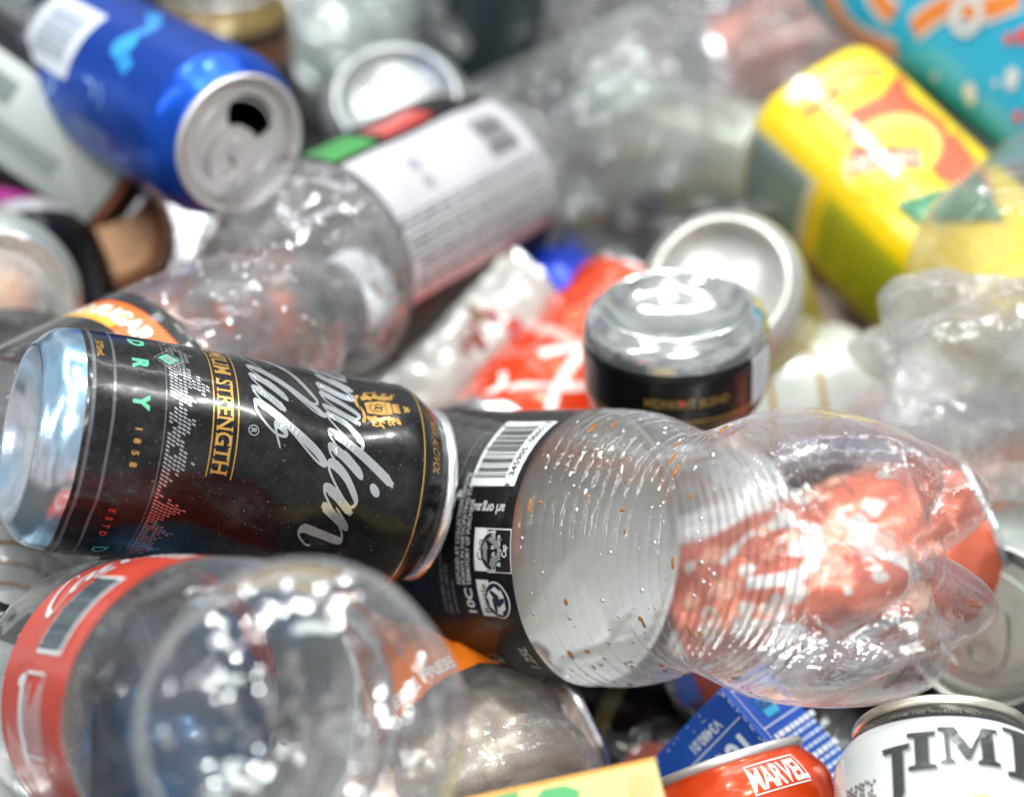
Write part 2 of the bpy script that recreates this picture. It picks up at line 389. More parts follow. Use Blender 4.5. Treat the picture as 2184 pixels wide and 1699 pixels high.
# ------------------------------------------------------------------ drink can
def can(label, a, b, za=0.0, roll=0.0, s=1.0, col=BLACK, shoulder=None, deco=None, deform=None, lidm=None, basem=None,
        opened=True, tab=True, coat=.45, mrough=0.26, metal=0.35, seg=96, Lc=0.128, group='drink cans in the recycling pile', dirt=0.5, anchor='a'):
    A_, B_ = at(*a), at(*b)
    if anchor == 'b': za += (B_ - A_).length - Lc * s        # the lid end stands at b
    if anchor == 'm': za += (B_ - A_).length / 2 - Lc * s / 2
    m = frame(A_, B_, 0, -za); t = thing('drink_can', label, 'can', m, group)
    L = Lc; M = ink(col, mrough, metal, dirt, .32, coat); lidm = lidm or alu(); basem = basem or alu()
    S = lambda pr: [(z * s, r * s) for z, r in pr]
    g = Bag()
    lathe(g, S([(.0100, .0002), (.0098, .007), (.0084, .014), (.0058, .0198), (.0030, .0236), (.0008, .0251), (0, .0261), (.0004, .0271), (.0014, .0279), (.0024, .0289), (.0033, .0300), (.0046, .0311), (.0064, .0320), (.0088, .0325), (.0112, .0327)]), basem, seg)
    g.deform(deform).build('can_base', t)
    g = Bag(); pr = [(.0112, .0326), (.012, .0329), (.014, .0331)] + [(.014 + (L - .030) * i / 26, .0331) for i in range(1, 27)]
    pr += [(L - .0145, .0329), (L - .0125, .0323), (L - .0105, .0313), (L - .0085, .0300), (L - .0065, .0286), (L - .0050, .0274), (L - .0040, .0266), (L - .0032, .0263)]
    pr = S(pr); rz = interp(pr); lathe(g, pr, M, seg)
    if deco: deco(g, rz, s)
    g.deform(deform).build('can_body', t)
    g = Bag()
    lathe(g, S([(L - .0034, .0263), (L - .0031, .0268), (L - .0026, .0271), (L - .0012, .0273), (L - .0003, .0270), (L, .0264), (L - .0003, .0257), (L - .0012, .0254), (L - .005, .0246),
                (L - .0068, .0240), (L - .0072, .0233), (L - .0066, .0226), (L - .0048, .0221), (L - .0044, .0214)]), lidm, seg)
    hole = [(.0108 * s * cos(q) * (1 + .08 * sin(q)), .0106 * s + .0084 * s * sin(q)) for q in [2 * pi * i / 22 for i in range(22)]]
    prism(g, circ(0, 0, .0214 * s, seg), [hole] if opened else [], (L - .0047) * s, (L - .0044) * s, lidm)
    lathe(g, S([(L - .0044, .0172), (L - .0038, .0168), (L - .0044, .0163)]), lidm, 48)
    g.v = [Matrix.Rotation(roll, 3, 'Z') @ p for p in g.v]
    g.deform(deform).build('can_lid', t)
    if tab:
        g = Bag(); oz = (L - .0030) * s
        out = [(x * s, y * s) for x, y in [(-.0075, -.001)] + [(.0078 * cos(q), -.0075 + .0088 * sin(q)) for q in [pi + pi * i / 12 for i in range(13)]] + [(.0075, -.001), (.006, .0045), (.003, .0062), (-.003, .0062), (-.006, .0045)]]
        h = circ(0, -.0092 * s, .0046 * s, 16, .0042 * s)
        prism(g, out, [h], oz, oz + .0011 * s, lidm); prism(g, circ(0, 0, .0022 * s, 14), [], (L - .0044) * s, oz + .0018 * s, lidm)
        g.v = [Matrix.Rotation(roll, 3, 'Z') @ p for p in g.v]
        g.deform(deform).build('tab', t)
    if opened:
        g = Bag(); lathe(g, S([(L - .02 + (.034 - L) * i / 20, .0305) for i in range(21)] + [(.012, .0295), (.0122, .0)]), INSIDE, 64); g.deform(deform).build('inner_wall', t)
    return t

# ------------------------------------------------------------------ plastic bottle
LOBE = [(1, .050), (.998, .040), (.975, .029), (.93, .0185), (.86, .0095), (.77, .0035), (.67, .0006), (.58, .0002), (.49, .0022), (.38, .0068), (.26, .0098), (.13, .0106), (.005, .0100)]
VALL = [(1, .050), (.975, .0435), (.92, .0365), (.84, .0305), (.74, .0255), (.63, .0215), (.52, .0182), (.42, .0155), (.32, .0130), (.23, .0115), (.17, .0108), (.1, .0108), (.005, .0104)]
LOBE2 = [(1, .050), (.995, .040), (.97, .029), (.92, .0195), (.84, .0115), (.73, .0055), (.60, .002), (.47, .001), (.36, .0025), (.26, .005), (.16, .007), (.08, .0075), (.005, .0075)]
VALL2 = [(1, .050), (.99, .041), (.955, .032), (.895, .0245), (.81, .0175), (.70, .0125), (.58, .0095), (.46, .008), (.36, .0075), (.26, .0075), (.16, .0078), (.08, .0078), (.005, .0075)]
def beads(g, rz, z0, z1, n, seed, amin=.0006, amax=.0014, flatn=0.42, mat=None, phis=(-1.7, 1.7), inner=False):
    r = random.Random(seed)
    for _ in range(n):
        z = r.uniform(z0, z1); ph = r.uniform(*phis); a = r.uniform(amin, amax); R = rz(z)
        nz = Vector((cos(ph), sin(ph), 0)); u = Vector((-sin(ph), cos(ph), 0)); w = Vector((0, 0, 1)); c = nz * (R - (0.0004 if inner else 0)) + w * z
        el = r.uniform(.8, 3.6) if mat else r.uniform(.8, 1.6); vs = []; fs = []
        for k, (rr, hh) in enumerate(((1.0, 0), (.82, .5), (.5, .82))):
            for i in range(10):
                q = 2 * pi * i / 10; vs.append(c + u * (cos(q) * rr * a * el) + w * (sin(q) * rr * a) + nz * (hh * a * flatn))
        vs.append(c + nz * a * flatn)
        for k in range(2):
            for i in range(10): fs.append((k * 10 + i, k * 10 + (i + 1) % 10, (k + 1) * 10 + (i + 1) % 10, (k + 1) * 10 + i))
        for i in range(10): fs.append((20 + i, 20 + (i + 1) % 10, 30))
        g.add(vs, fs, mat or DROP, True)
def bottle(label, a, b, za=0.0, roll=0.0, L=.27, R=.044, mat=None, petal=True, waist=None, ribs=None, lab=None, deco=None, cap=None, deform=None,
           drops=0, dropz=None, amber=0, seg=144, neck=.0132, shl=.075, group='plastic bottles in the recycling pile', hard=None, droprange=(.0006, .0014), bflat=.42, bphi=(-1.7, 1.7), bdrops=0):
    m = frame(at(*a), at(*b), roll, za); t = thing('plastic_bottle', label, 'bottle', m, group)
    mat = mat or pet(); g = Bag(); zb = (.026 if petal == 'soft' else .050) if petal else .012
    zs = L - .035 - shl                                   # where the shoulder starts
    def wall(z):
        r = R
        if waist:
            for wz, ww, wd in waist: r -= wd * math.exp(-((z - wz) / ww) ** 2)
        if ribs:
            z0, z1, pit, dep = ribs
            if z0 < z < z1:
                e = min(1, (z - z0) / .004, (z1 - z) / .004); q = ((z - z0) / pit) % 1.0
                r -= dep * e * (math.exp(-((q - .5) / .09) ** 2))
        if lab and lab[0] < z < lab[1]: r -= .0006
        return r
    nw = int((zs - zb) / (.0007 if ribs else .0025)); body = [(zb + (zs - zb) * i / nw, 0) for i in range(nw + 1)]
    body = [(z, wall(z)) for z, _ in body]; pr = list(body)
    for i in range(1, 25):
        q = i / 24; z = zs + shl * q; r = neck + (R - neck) * (cos(q * pi / 2) ** 0.85 if q < 1 else 0); pr.append((z, r))
    zn = zs + shl
    rz = interp(pr)
    if petal:
        soft = petal == 'soft'; lb = smooth_pts(LOBE2 if soft else LOBE, 4); vb = smooth_pts(VALL2 if soft else VALL, 4); n = len(lb)
        r0 = wall(zb)
        vs = []; fs = []
        for j in range(n):
            for i in range(seg):
                ph = 2 * pi * i / seg; c = cos(5 * ph); w = (max(0, (c + 1) / 2)) ** (.7 if soft else .62)
                rr = (vb[j][0] + (lb[j][0] - vb[j][0]) * w) * r0; zz = (vb[j][1] + (lb[j][1] - vb[j][1]) * w) * (.52 if soft else 1)
                vs.append((rr * cos(ph), rr * sin(ph), zz))
        for j in range(n - 1):
            for i in range(seg):
                p = j * seg + i; q = j * seg + (i + 1) % seg; fs.append((p, p + seg, q + seg, q))
        g.add(vs, fs, mat, True)
        if bdrops:
            gb = Bag(); rb = random.Random(31)
            for _ in range(bdrops):
                j = rb.randrange(3, n - 8); i = rb.randrange(seg); c0 = Vector(vs[j * seg + i]); u = Vector(vs[j * seg + (i + 1) % seg]) - c0; w = Vector(vs[(j + 1) * seg + i]) - c0
                if u.length < 1e-6 or w.length < 1e-6: continue
                nn = u.cross(w).normalized(); nn = -nn if nn.dot(Vector((c0.x, c0.y, c0.z - .03))) < 0 else nn; u.normalize(); w = nn.cross(u); a_ = rb.uniform(.0010, .0021)
                q_ = [2 * pi * k / 12 for k in range(12)]; bv = [c0 + (u * cos(q) + w * sin(q)) * a_ for q in q_] + [c0 + (u * cos(q) + w * sin(q)) * a_ * .6 + nn * a_ * .14 for q in q_] + [c0 + nn * a_ * .21]
                gb.add(bv, [(k, (k + 1) % 12, 12 + (k + 1) % 12, 12 + k) for k in range(12)] + [(12 + k, 12 + (k + 1) % 12, 24) for k in range(12)], DROP)
            gb.deform(deform).build('water_beads', t)['kind'] = 'stuff'
        zk = -.0148 if soft else -.008
        lathe(g, [(z + zk, r) for z, r in ((.0188, .0001), (.0172, .002), (.0168, .0035), (.0178, .0048), (.0187, .0052))], pet((.9, .92, .94), .35, .3), 24)
        lathe(g, [(.0180 + zk, .0095), (.0172 + zk, .0100), (.0183 + zk, .0105)], mat, 40)
    else:
        lathe(g, [(.006, .0005), (.005, R * .45), (.001, R * .68), (0, R * .76), (.0012, R * .86), (.004, R * .95), (.008, R * .99), (.012, R)], mat, seg)
    lathe(g, pr, mat, seg); g.deform(deform).build('bottle_body', t)
    g = Bag()
    npf = [(zn, neck), (zn + .004, neck), (zn + .0045, neck + .0035), (zn + .0062, neck + .0035), (zn + .0067, neck), (zn + .010, neck)]
    for k in range(3): z = zn + .011 + k * .0038; npf += [(z, neck - .0003), (z + .0009, neck + .0011), (z + .0016, neck + .0011), (z + .0025, neck - .0003)]
    npf += [(zn + .0235, neck - .0004), (zn + .024, neck - .0012), (zn + .0235, neck - .002), (zn, neck - .002)]
    lathe(g, npf, pet((.88, .9, .92), .30, .25), 64); g.deform(deform).build('neck', t)
    if cap:
        g = Bag(); M = cap if not isinstance(cap, str) else ink(cap, .35, 0, .2, .05, .2)
        cr = neck + .0022; mod = lambda p, z, r: (z, r + (.00035 * cos(60 * p) if r > cr - .0004 and zn + .010 < z < zn + .0245 else 0))
        lathe(g, [(zn + .0085, cr), (zn + .0105, cr), (zn + .0107, cr - .0006), (zn + .0112, cr)] + [(zn + .012 + .0014 * i, cr) for i in range(9)] + [(zn + .0247, cr - .0005), (zn + .0255, cr - .002), (zn + .0256, cr * .5), (zn + .0256, .0003)], M, 240, mod)
        g.deform(deform).build('bottle_cap', t)
    if lab:
        z0, z1, lc = lab[:3]; g = Bag(); lm = lc if not isinstance(lc, str) else ink(lc, .32, 0, .15, .8, .2)
        lm = film(lm); n = 30; lp = [(z0 + (z1 - z0) * i / n, rz(z0 + (z1 - z0) * i / n) + .0008) for i in range(n + 1)]; lr = interp(lp)
        lathe(g, lp, lm, seg)
        if deco: deco(g, lr, t)
        g.deform(deform).build('bottle_label', t)
    if drops:
        g = Bag(); zz = dropz or (zb, zn - .02); beads(g, rz, zz[0], zz[1], drops, hash(label) % 999 if False else len(label) + int(R * 1e4), droprange[0], droprange[1], bflat, phis=bphi)
        o = g.deform(deform).build('water_beads', t); o['kind'] = 'stuff'
    if amber:
        g = Bag(); beads(g, rz, zb + .01, (lab[0] if lab else zs) - .004, amber, 77, .0003, .0011, .6, AMBER, (-1.9, 1.2))
        o = g.deform(deform).build('residue_drops', t); o['kind'] = 'stuff'
    return t

# ------------------------------------------------------------------ cartons
def carton(label, o, e1, e2, e3, mat, deco=None, bevel=.0015, cat='carton', deform=None, name='drink_carton', pts=None):
    """box with one corner edge at o and sides e1, e2, e3 (world vectors); deco(bag) prints on its faces"""
    t = thing(name, label, cat, Matrix.Translation(o))
    import bmesh
    bm = bmesh.new(); vs = [bm.verts.new(e1 * i + e2 * j + e3 * k) for i in (0, 1) for j in (0, 1) for k in (0, 1)]
    for f in ((0, 1, 3, 2), (4, 6, 7, 5), (0, 4, 5, 1), (2, 3, 7, 6), (0, 2, 6, 4), (1, 5, 7, 3)): bm.faces.new([vs[i] for i in f])
    bmesh.ops.recalc_face_normals(bm, faces=bm.faces)
    bmesh.ops.bevel(bm, geom=list(bm.edges), offset=bevel, segments=3, affect='EDGES', profile=.5)
    bm.verts.index_update()
    g = Bag(); g.add([v.co.copy() for v in bm.verts], [[v.index for v in f.verts] for f in bm.faces], mat, False); bm.free()
    if deco: deco(g)
    g.deform(deform).build('carton_body', t)
    return t

# ================================================================== THE SETTING
def ground():
    g = Bag(); n = 60; S = 3.0
    vs = [((i / n - .5) * 2 * S, (j / n - .5) * 2 * S + .6, -.19) for j in range(n + 1) for i in range(n + 1)]
    fs = [(j * (n + 1) + i, j * (n + 1) + i + 1, (j + 1) * (n + 1) + i + 1, (j + 1) * (n + 1) + i) for j in range(n) for i in range(n)]
    g.add(vs, fs, simple('dark_floor', '3f4041', .8), False); o = g.build('ground'); o['kind'] = 'structure'
ground()

# ================================================================== FRONT CAN (sharp, black with silver script)
def deco_front(g, rz, s):
    R = .0331 * s
    sil = ink('b9bec2', .22, .75, .25); gold = ink('b98f45', .3, .6, .2); red = ink('b23c30', .35, .2, .2); green = ink('4fa884', .35, .1, .2); st = ink('54565a', .3, .4, .3)
    full = 2 * pi * R
    for z, w in ((.0126, .0011), (.0186, .0009), (.0338, .0004)): wrap(g, rect(-full / 2, 0, full / 2, w), st, rz, 0, z * s, R=R)
    wrap(g, rect(-full / 2, 0, full / 2, .0006), gold, rz, 0, .1140 * s, R=R)
    # CAPITALS, stripes and small print; x runs round the can, y up it
    put = lambda tris, mat, x, z, off=.00012: wrap(g, xf(tris, dx=x), mat, rz, 0, z * s, R=R, off=off)
    put(text('375mL', .0032, bold=.02), gold, -.034, .0142)
    for ch, x in (('D', -.0415), ('R', -.0298), ('Y', -.0150)): put(text(ch, .0066, bold=.055), green, x, .0246)
    for i, ch in enumerate('1858'): put(text(ch, .0029, bold=.03), gold, -.0065 + i * .0036, .0258)
    for i, ch in enumerate('ESTD'): put(text(ch, .0029, bold=.03), red, .0205 + i * .0036, .0235)
    put(text('D', .0066, bold=.03), green, .0415, .0238)
    for i in range(5): put(text('DRY'[i % 3], .0066, bold=.05), green, .060 + i * .012, .0246)
    # hatched mountains
    rr = random.Random(4); pk = [(-.056, .003), (-.050, .0095), (-.044, .004), (-.0375, .0085), (-.032, .0055), (-.024, .0128), (-.016, .006), (-.011, .0088), (-.006, .0045), (.001, .0095), (.007, .0035),
          (.0105, .001), (.0175, .0115), (.0235, .0035), (.031, .0110), (.037, .006), (.042, .0095), (.050, .002)]
    def hill(x):
        for (x0, h0), (x1, h1) in zip(pk, pk[1:]):
            if x0 <= x < x1: return h0 + (h1 - h0) * (x - x0) / (x1 - x0)
        return 0
    y = .0008; rose = ink('c9867c', .3, .4, .2)
    hat = {0: [], 1: []}
    while y < .013:                                          # rows of short slanted dashes filling each peak
        x = -.056 + rr.uniform(0, .001)
        while x < .049:
            if y < hill(x) and (noise.noise(Vector((x * 260, y * 420, 3))) > -.28): hat[1 if x > .009 and rr.random() < .75 else 0] += xf(rect(0, 0, .00055, .00110), dx=x, dy=y, shear=.5)
            x += .00125
        y += .00140
    put(hat[0], sil, 0, .0343); put(hat[1], rose, 0, .0343)
    put(stroke([(-.0385, .000), (-.034, .0048), (-.0295, .000), (-.034, -.0042), (-.0385, 0)], .0003, False), sil, 0, .0352)
    put(poly([(-.037, 0), (-.034, .0036), (-.031, 0), (-.034, -.0032)]), green, 0, .0352)
    put(poly([(-.0352, 0), (-.034, .0016), (-.0328, 0), (-.034, -.0016)]), sil, 0, .0352, .0002)
    # strength band
    wd = .094
    for z in (.0478, .0552): put(rect(-.075, 0, .0045, .00038), gold, 0, z)
    tt = text('PREMIUM STRENGTH', .0072, 'RIGHT', bold=.012, space=1.02, squash=.88)
    put(tt, gold, .0035, .0491)
    ser = []                                                 # slab serifs on the capitals
    xs = sorted({round(p[0] / .0006) for t in tt for p in t if p[1] < .0003})
    for q in xs: ser += rect(q * .0006 - .0005, -.0001, q * .0006 + .0005, .00032)
    xs = sorted({round(p[0] / .0006) for t in tt for p in t if p[1] > .0047})
    for q in xs: ser += rect(q * .0006 - .0005, .0046, q * .0006 + .0005, .00502)
    put(ser, gold, .0035, .0491, .00016)
    # script
    w1, n1 = script('CanadiaN', .0106, .58, .96); put(w1, sil, .0205 - n1, .0840)
    w2, n2 = script('Club', .0104, .60, .98); put(w2, sil, -.0125 - n2, .0605)
    put(ring(0, 0, .0014, .0017) + xf(text('R', .0026, bold=.02), dy=-.0009), sil, -.0115, .0600)
    # crest
    cr = []
    r2 = random.Random(9)
    cr += poly([(-.0030, -.0042), (.0030, -.0042), (.0036, .0008), (.0028, .0040), (-.0028, .0040), (-.0036, .0008)])
    for sx in (-1, 1):                                       # two rampant supporters, all small curls
        for k in range(16):
            y = -.0045 + k * .00066; xo = .0052 + .0011 * sin(k * 1.3)
            cr += stroke([(sx * xo, y), (sx * (xo + r2.uniform(.0008, .0022)), y + r2.uniform(-.0004, .0010)), (sx * (xo + r2.uniform(.0004, .0026)), y + r2.uniform(.0004, .0014))], .0006)
        cr += stroke([(sx * .0050, -.0048), (sx * .0058, -.001), (sx * .0050, .002), (sx * .0058, .0048)], .0013) + stroke([(sx * .0040, .0022), (sx * .0050, .0030)], .0007)
        cr += stroke([(sx * .0068, -.0036), (sx * .0088, -.0026), (sx * .0084, -.0008), (sx * .0094, .0004)], .0005)
    cr += stroke([(-.0075, -.0058), (-.003, -.0066), (.003, -.0054), (.0078, -.0062)], .0011) + rect(-.0022, .0044, .0022, .0056)
    for k in (-.0018, -.0006, .0006, .0018): cr += rect(k - .0004, .0056, k + .0004, .0066)
    for k in range(5): cr += xf(rect(-.0003, 0, .0003, .0016), dy=.0086, rot=(k - 2) * .9)
    put(cr, gold, -.0295, .1010, .00014)
    put(ring(-.0007, 0, .0009, .0013) + ring(.0009, -.0004, .0009, .0013) + rect(-.0028, .0020, .0028, .0022) + rect(-.0060, -.0062, .0055, -.0059) + stroke([(-.0024, -.0018), (0, -.0030), (.0024, -.0018)], .0003), ink(BLACK, .26, .35), -.0295, .1010, .0002)
    put(text('4.8% ALC/VOL', .0042, 'RIGHT', shear=.3, bold=.012, squash=.8), gold, -.008, .1178)
    put(text('R', .0125, 'LEFT', bold=.035) + xf(rect(0, 0, .0048, .0009) + rect(.0050, 0, .0088, .0009) + rect(0, .0079, .0055, .0088), 0, 0), sil, .0325, .0835)
    put(text('eserve', .007, 'LEFT', bold=.02), sil, .0445, .0835)
fa = (40, 922, .624); fb = (908, 1056, .679)
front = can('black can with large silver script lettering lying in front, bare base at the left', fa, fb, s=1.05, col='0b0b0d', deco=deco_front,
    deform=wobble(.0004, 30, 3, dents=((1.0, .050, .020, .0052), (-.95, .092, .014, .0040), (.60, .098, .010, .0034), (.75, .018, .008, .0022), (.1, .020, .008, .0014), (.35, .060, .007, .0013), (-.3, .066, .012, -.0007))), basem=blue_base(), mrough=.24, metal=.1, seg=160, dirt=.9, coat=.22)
g = Bag(); rng = random.Random(3)                            # grit and a bit of straw stuck to the can
for _ in range(46):
    ph = rng.uniform(-1.5, 1.5); z = rng.choice((rng.uniform(.001, .012), rng.uniform(.115, .127), rng.uniform(.01, .12))); z = min(z, .1225)
    r = (.0326 if .012 < z < .112 else .0285 if z > .112 else .0255 + z * .55); a_ = rng.uniform(.0001, .0004)
    c = Vector((r * cos(ph), r * sin(ph), z)); v_ = [c + Vector((rng.uniform(-1, 1), rng.uniform(-1, 1), rng.uniform(-1, 1))) * a_ for _ in range(6)]
    g.add(v_, [(0, 1, 2), (3, 4, 5), (0, 1, 4, 3), (1, 2, 5, 4), (2, 0, 3, 5)], GRIT, False)
o = g.build('grit', front); o['kind'] = 'stuff'
g = Bag(); z0 = .1015; R_ = .0333
pth = [(-.0060 + .0009 * i, .1000 + .0011 * i) for i in range(7)]
wrap(g, stroke(pth, .0007, False), simple('straw', '8f7446', .7), lambda z: R_, 0, 0, R=.033, off=.0002)
g.build('straw_scrap', front)

# ================================================================== HERO BOTTLE (clear, ribbed, black label)
def deco_hero(g, lr, t):
    R = .0443; E = .131
    wh = ink('d4d8d6', .35, 0, .2, .1, .3); bk = ink(BLACK, .3); gr = ink('7d827f', .4, 0, .2)
    P = lambda tris, mat, s_, z, off=.00025: wrap(g, xf(tris, dx=s_), mat, lr, 0, z, R=R, off=off)
    # x runs up the picture round the bottle, y runs towards the neck; z = E is the label edge
    P(rect(0, 0, .0300, .0235), wh, .0175, E + .0025)
    P(xf(barcode(.0245, .0160, 5, 30), dx=.003), bk, .0175, E + .0082, .0004)
    P(text('9  345905  006513', .0040, 'LEFT', bold=.01, squash=1.0), bk, .0165, E + .0042, .0004)
    P(xf(text('arl org.au', .0046, bold=.008, squash=.95), rot=pi / 2), wh, .0115, E + .0125)
    # bottle / cap marks
    for s_, wd, name in ((-.0030, .0135, 'Cap'), (-.0185, .0125, 'Bottle')):
        P(rect(-wd * .46, .0095, wd * .52, .0160), wh, s_, E + .0022)
        P(text(name, .0046, bold=.0, squash=.88), bk, s_ + .0003, E + .0132, .0004)
        P(disc(0, .0065, .0062, 28), wh, s_, E + .0022, .0003); P(disc(0, .0065, .0057, 28), bk, s_, E + .0022, .0005)
        P(xf(recycle(.0074), dy=.0065), wh if name == 'Bottle' else gr, s_, E + .0022, .0007)
    P(box_line(-.0066, -.0030, .0070, .0085, .00035), wh, -.0030, E + .0030, .0002)
    P(rect(-.0062, -.0027, .0066, .0040), bk, -.0030, E + .0030, .00045)
    for i, w in enumerate(('Crush Bottle', '& Replace', 'Cap')): P(text(w, .0028, bold=.012, squash=.85), wh, -.0028, E + .0068 - i * .0026, .0006)
    for i, w in enumerate(('REFUND AT COLLECTION DEPOTS/', 'POINTS IN PARTICIPATING STATE/', 'TERRITORY OF PURCHASE')): P(text(w, .0029, 'LEFT', bold=.012, squash=.78), wh, -.0140, E + .0268 - i * .0029)
    P(text('10C', .0056, 'LEFT', bold=.02), wh, -.0245, E + .0215)
    for i, w in enumerate(('CONSUMER ENQUIRIES', 'FREE CALL 1800 025', 'refresh.com.au')): P(text(w, .0024, 'LEFT', bold=.008, squash=.8), gr, -.0245, E + .0370 - i * .0029)
    P(box_line(.0125, .0262, .0400, .0312, .0004), gr, 0, E + .0015); P(poly([(.0135, .0268), (.0165, .0285), (.0135, .0305)]), wh, 0, E + .0015)
    for i in range(6): P(text('NUTRITION PER SERVE TOTAL AVERAGE QTY'[i * 3: i * 3 + 24], .0021, 'LEFT', squash=.9), gr, .0175, E + .0292 + i * .0026)
    for i in range(3): P(box_line(.0200, .0455 + i * .006, .0420, .0505 + i * .006, .00025), gr, 0, E)
    P(text('1.25L', .0062, 'LEFT', bold=.01, shear=.15, squash=.9), wh, -.0480, E + .0040)
    sc, n = script('CaN', .0075, .5); P(xf(sc, rot=.5), gr, -.0700, E + .0100); P(text('ca', .0100, bold=.05), gr, -.0630, E + .0045)
    P(stroke([(-.056, .010), (-.061, .017), (-.068, .020), (-.060, .024), (-.066, .030)], .0009), wh, 0, E)
def def_hero(p):
    q = p.copy(); z = p.z
    g1 = math.exp(-((z - .088) / .018) ** 2)                 # squeezed waist, more from above and below than in depth
    q.y *= 1 - .16 * g1; q.x *= 1 - .05 * g1
    n = noise.noise(p * 22 + Vector((3, 1, 9))) * .0011 + noise.noise(p * 60) * .00035
    r = hypot(p.x, p.y)
    if r > .003: q.x *= 1 + n / r; q.y *= 1 + n / r
    if z > .135: q.x *= 1 - min(.32, (z - .135) * 6)
    q.x += .010 * sin((z - .02) * 9) * 0
    return q
hero = bottle('large clear ribbed bottle with black barcode label and five-lobed base pointing right', (2046, 1200, .594), (1180, 1160, .690), L=.30, R=.0455, mat=pet((.99, .992, .995), .06, .7),
    ribs=(.070, .130, .0040, .0011), lab=(.131, .215, '0b0b0c'), deco=deco_hero, deform=def_hero, roll=-.14, drops=150, dropz=(.055, .128), droprange=(.00025, .0009), bflat=.5, amber=38, seg=200)
# the label print faces the camera whatever the roll of the lobes: rolled back here
for ch in hero.children:
    if ch.name.startswith('bottle_label'):
        ch.data.transform(Matrix.Rotation(.14, 4, 'Z'))

# ================================================================== FRONT LEFT BOTTLE (blurred dome, red label)
def deco_red(g, lr, t):
    R = .0415; wh = ink('dfe2e2', .35, 0, .2); gr = ink('6d7a80', .4, 0, .2)
    P = lambda tris, mat, s_, z, off=.0003: wrap(g, xf(tris, dx=s_), mat, lr, 0, z + .019, R=R, off=off)
    P(rect(0, 0, .0270, .0230), wh, -.005, .0780); P(rect(.0012, .0016, .0258, .0214), gr, -.005, .0780, .0005)
    P(xf(barcode(.0240, .0190, 3, 30), dx=.0015, dy=.002), ink('39454c', .4), -.005, .0780, .0007)
    P(xf(text('RECYCLE ME', .0078, 'LEFT', bold=.04, squash=.75), rot=pi / 2), wh, .0420, .0745)
    P(xf(text('CONTAINS CAFFEINE', .0042, 'LEFT', bold=.02, squash=.75), rot=pi / 2), wh, .0500, .0760)
    sc, n = script('CaN', .0075, .5); P(sc, wh, .058, .088); P(xf(sc, rot=0), wh, .004, .1085)
    P(text('&', .006, bold=.05), wh, -.013, .1060); P(text('GS', .0055, bold=.05), wh, .0245, .1030)
    P(box_line(-.033, .085, -.010, .103, .0008), wh, 0, 0); P(rect(-.035, .1035, -.011, .1075), wh, 0, 0)
    for i in range(5): P(rect(-.031, .0875 + i * .0032, -.013 - (i % 3) * .003, .0885 + i * .0032), wh, 0, 0)
    P(ring(.078, .105, .011, .013, ry=.7), wh, 0, 0)
bottle('clear bottle pointing its blurred round base at the viewer, with a red barcode label', (655, 1556, .505), (345, 1500, .600), za=.022, L=.277, R=.0428, mat=pet((.99, .992, .995), .07, .22), petal='soft', waist=[(.046, .011, .0100)],
    lab=(.083, .147, ink('bf4030', .3, 0, .4, .9, .3)), deco=deco_red, deform=wobble(.0010, 22, 5), roll=.3, bdrops=230, drops=120, dropz=(.03, .08), droprange=(.0010, .0019), bflat=.21, bphi=(-3.1, 3.1))

# ================================================================== ORANGE LABEL BOTTLE BEHIND THE FRONT CAN
def deco_sugar(g, lr, t):
    R = .0390; bk = ink(BLACK, .3); wh = ink('eceae4', .4, 0, .1); ye = ink('e8a52a', .35)
    P = lambda tris, mat, s_, z, off=.0003: wrap(g, xf(tris, dx=s_), mat, lr, 0, z - .0545, R=R, off=off)
    f = pi * R
    P(rect(-f, .1185, f, .1245), bk, 0, 0); P(rect(-f, .0685, f, .1035), bk, 0, 0)
    P(text('NO SUGAR', .0098, 'RIGHT', bold=.04, squash=.85), wh, -.0190, .1075)
    P(stroke([(-.0135, .1025), (-.0105, .1105), (-.0125, .1170)], .0011), wh, 0, 0, .0005); P(stroke([(-.0120, .1020), (-.0060, .1110), (.0010, .1220)], .0012), wh, 0, 0, .0005)
    P(rect(-f, .1035, -.030, .1120), ye, 0, 0, .0002)
bottle('clear bottle with orange and black label and white cap behind the front black can', (330, 850, .718), (715, 650, .778), za=.070, L=.1885, R=.0390, mat=pet((.985, .985, .985), .10, .45), petal=False, cap=ink('e3e6ea', .45, 0, .1, .05, .1),
    lab=(.014, .070, 'd9631a'), deco=deco_sugar, deform=wobble(.0022, 34, 8, dents=((-.6, .11, .012, .003),)), drops=90, dropz=(.074, .13), droprange=(.0006, .0013), shl=.060, neck=.0145)

# ================================================================== WHITE LABEL BOTTLE BEHIND
def deco_white(g, lr, t):
    R = .0455; bk = ink('3a3c42', .4); lt = ink('85868c', .4); dk = ink('0d0507', .5, 0, 0, .1, 0); red = ink('b8332a', .35); gn = ink('2f8f3c', .35); pk = ink('b98689', .4)
    P = lambda tris, mat, s_, z, off=.0003: wrap(g, xf(tris, dx=s_), mat, lr, 0, z + .030, R=R, off=off)
    P(xf(barcode(.0200, .026, 8, 14), rot=0), bk, .006, .036)
    for q in (.010, .019): P(ring(q, .118, .0020, .0032) + xf(recycle(.004), dx=q, dy=.118), lt, 0, 0)
    r = random.Random(6)
    for i in range(11):
        y = .030
        while y < .150:
            w = r.uniform(.004, .016); P(rect(-.0262 + i * .0027, y, -.0250 + i * .0027, y + w), bk if i % 3 == 0 else lt, 0, 0); y += w + .002
    P(text('GINGER BEER', .008, bold=.03), bk, 0, .085) if False else None
    P(rect(-.032, .026, -.028, .157), pk, 0, 0); P(rect(-.100, .026, -.032, .157), dk, 0, 0)
    P(rect(.033, .026, .090, .157), dk, 0, 0, .0002); P(rect(.036, .120, .052, .156), gn, 0, 0); P(rect(.037, .070, .050, .112), red, 0, 0)
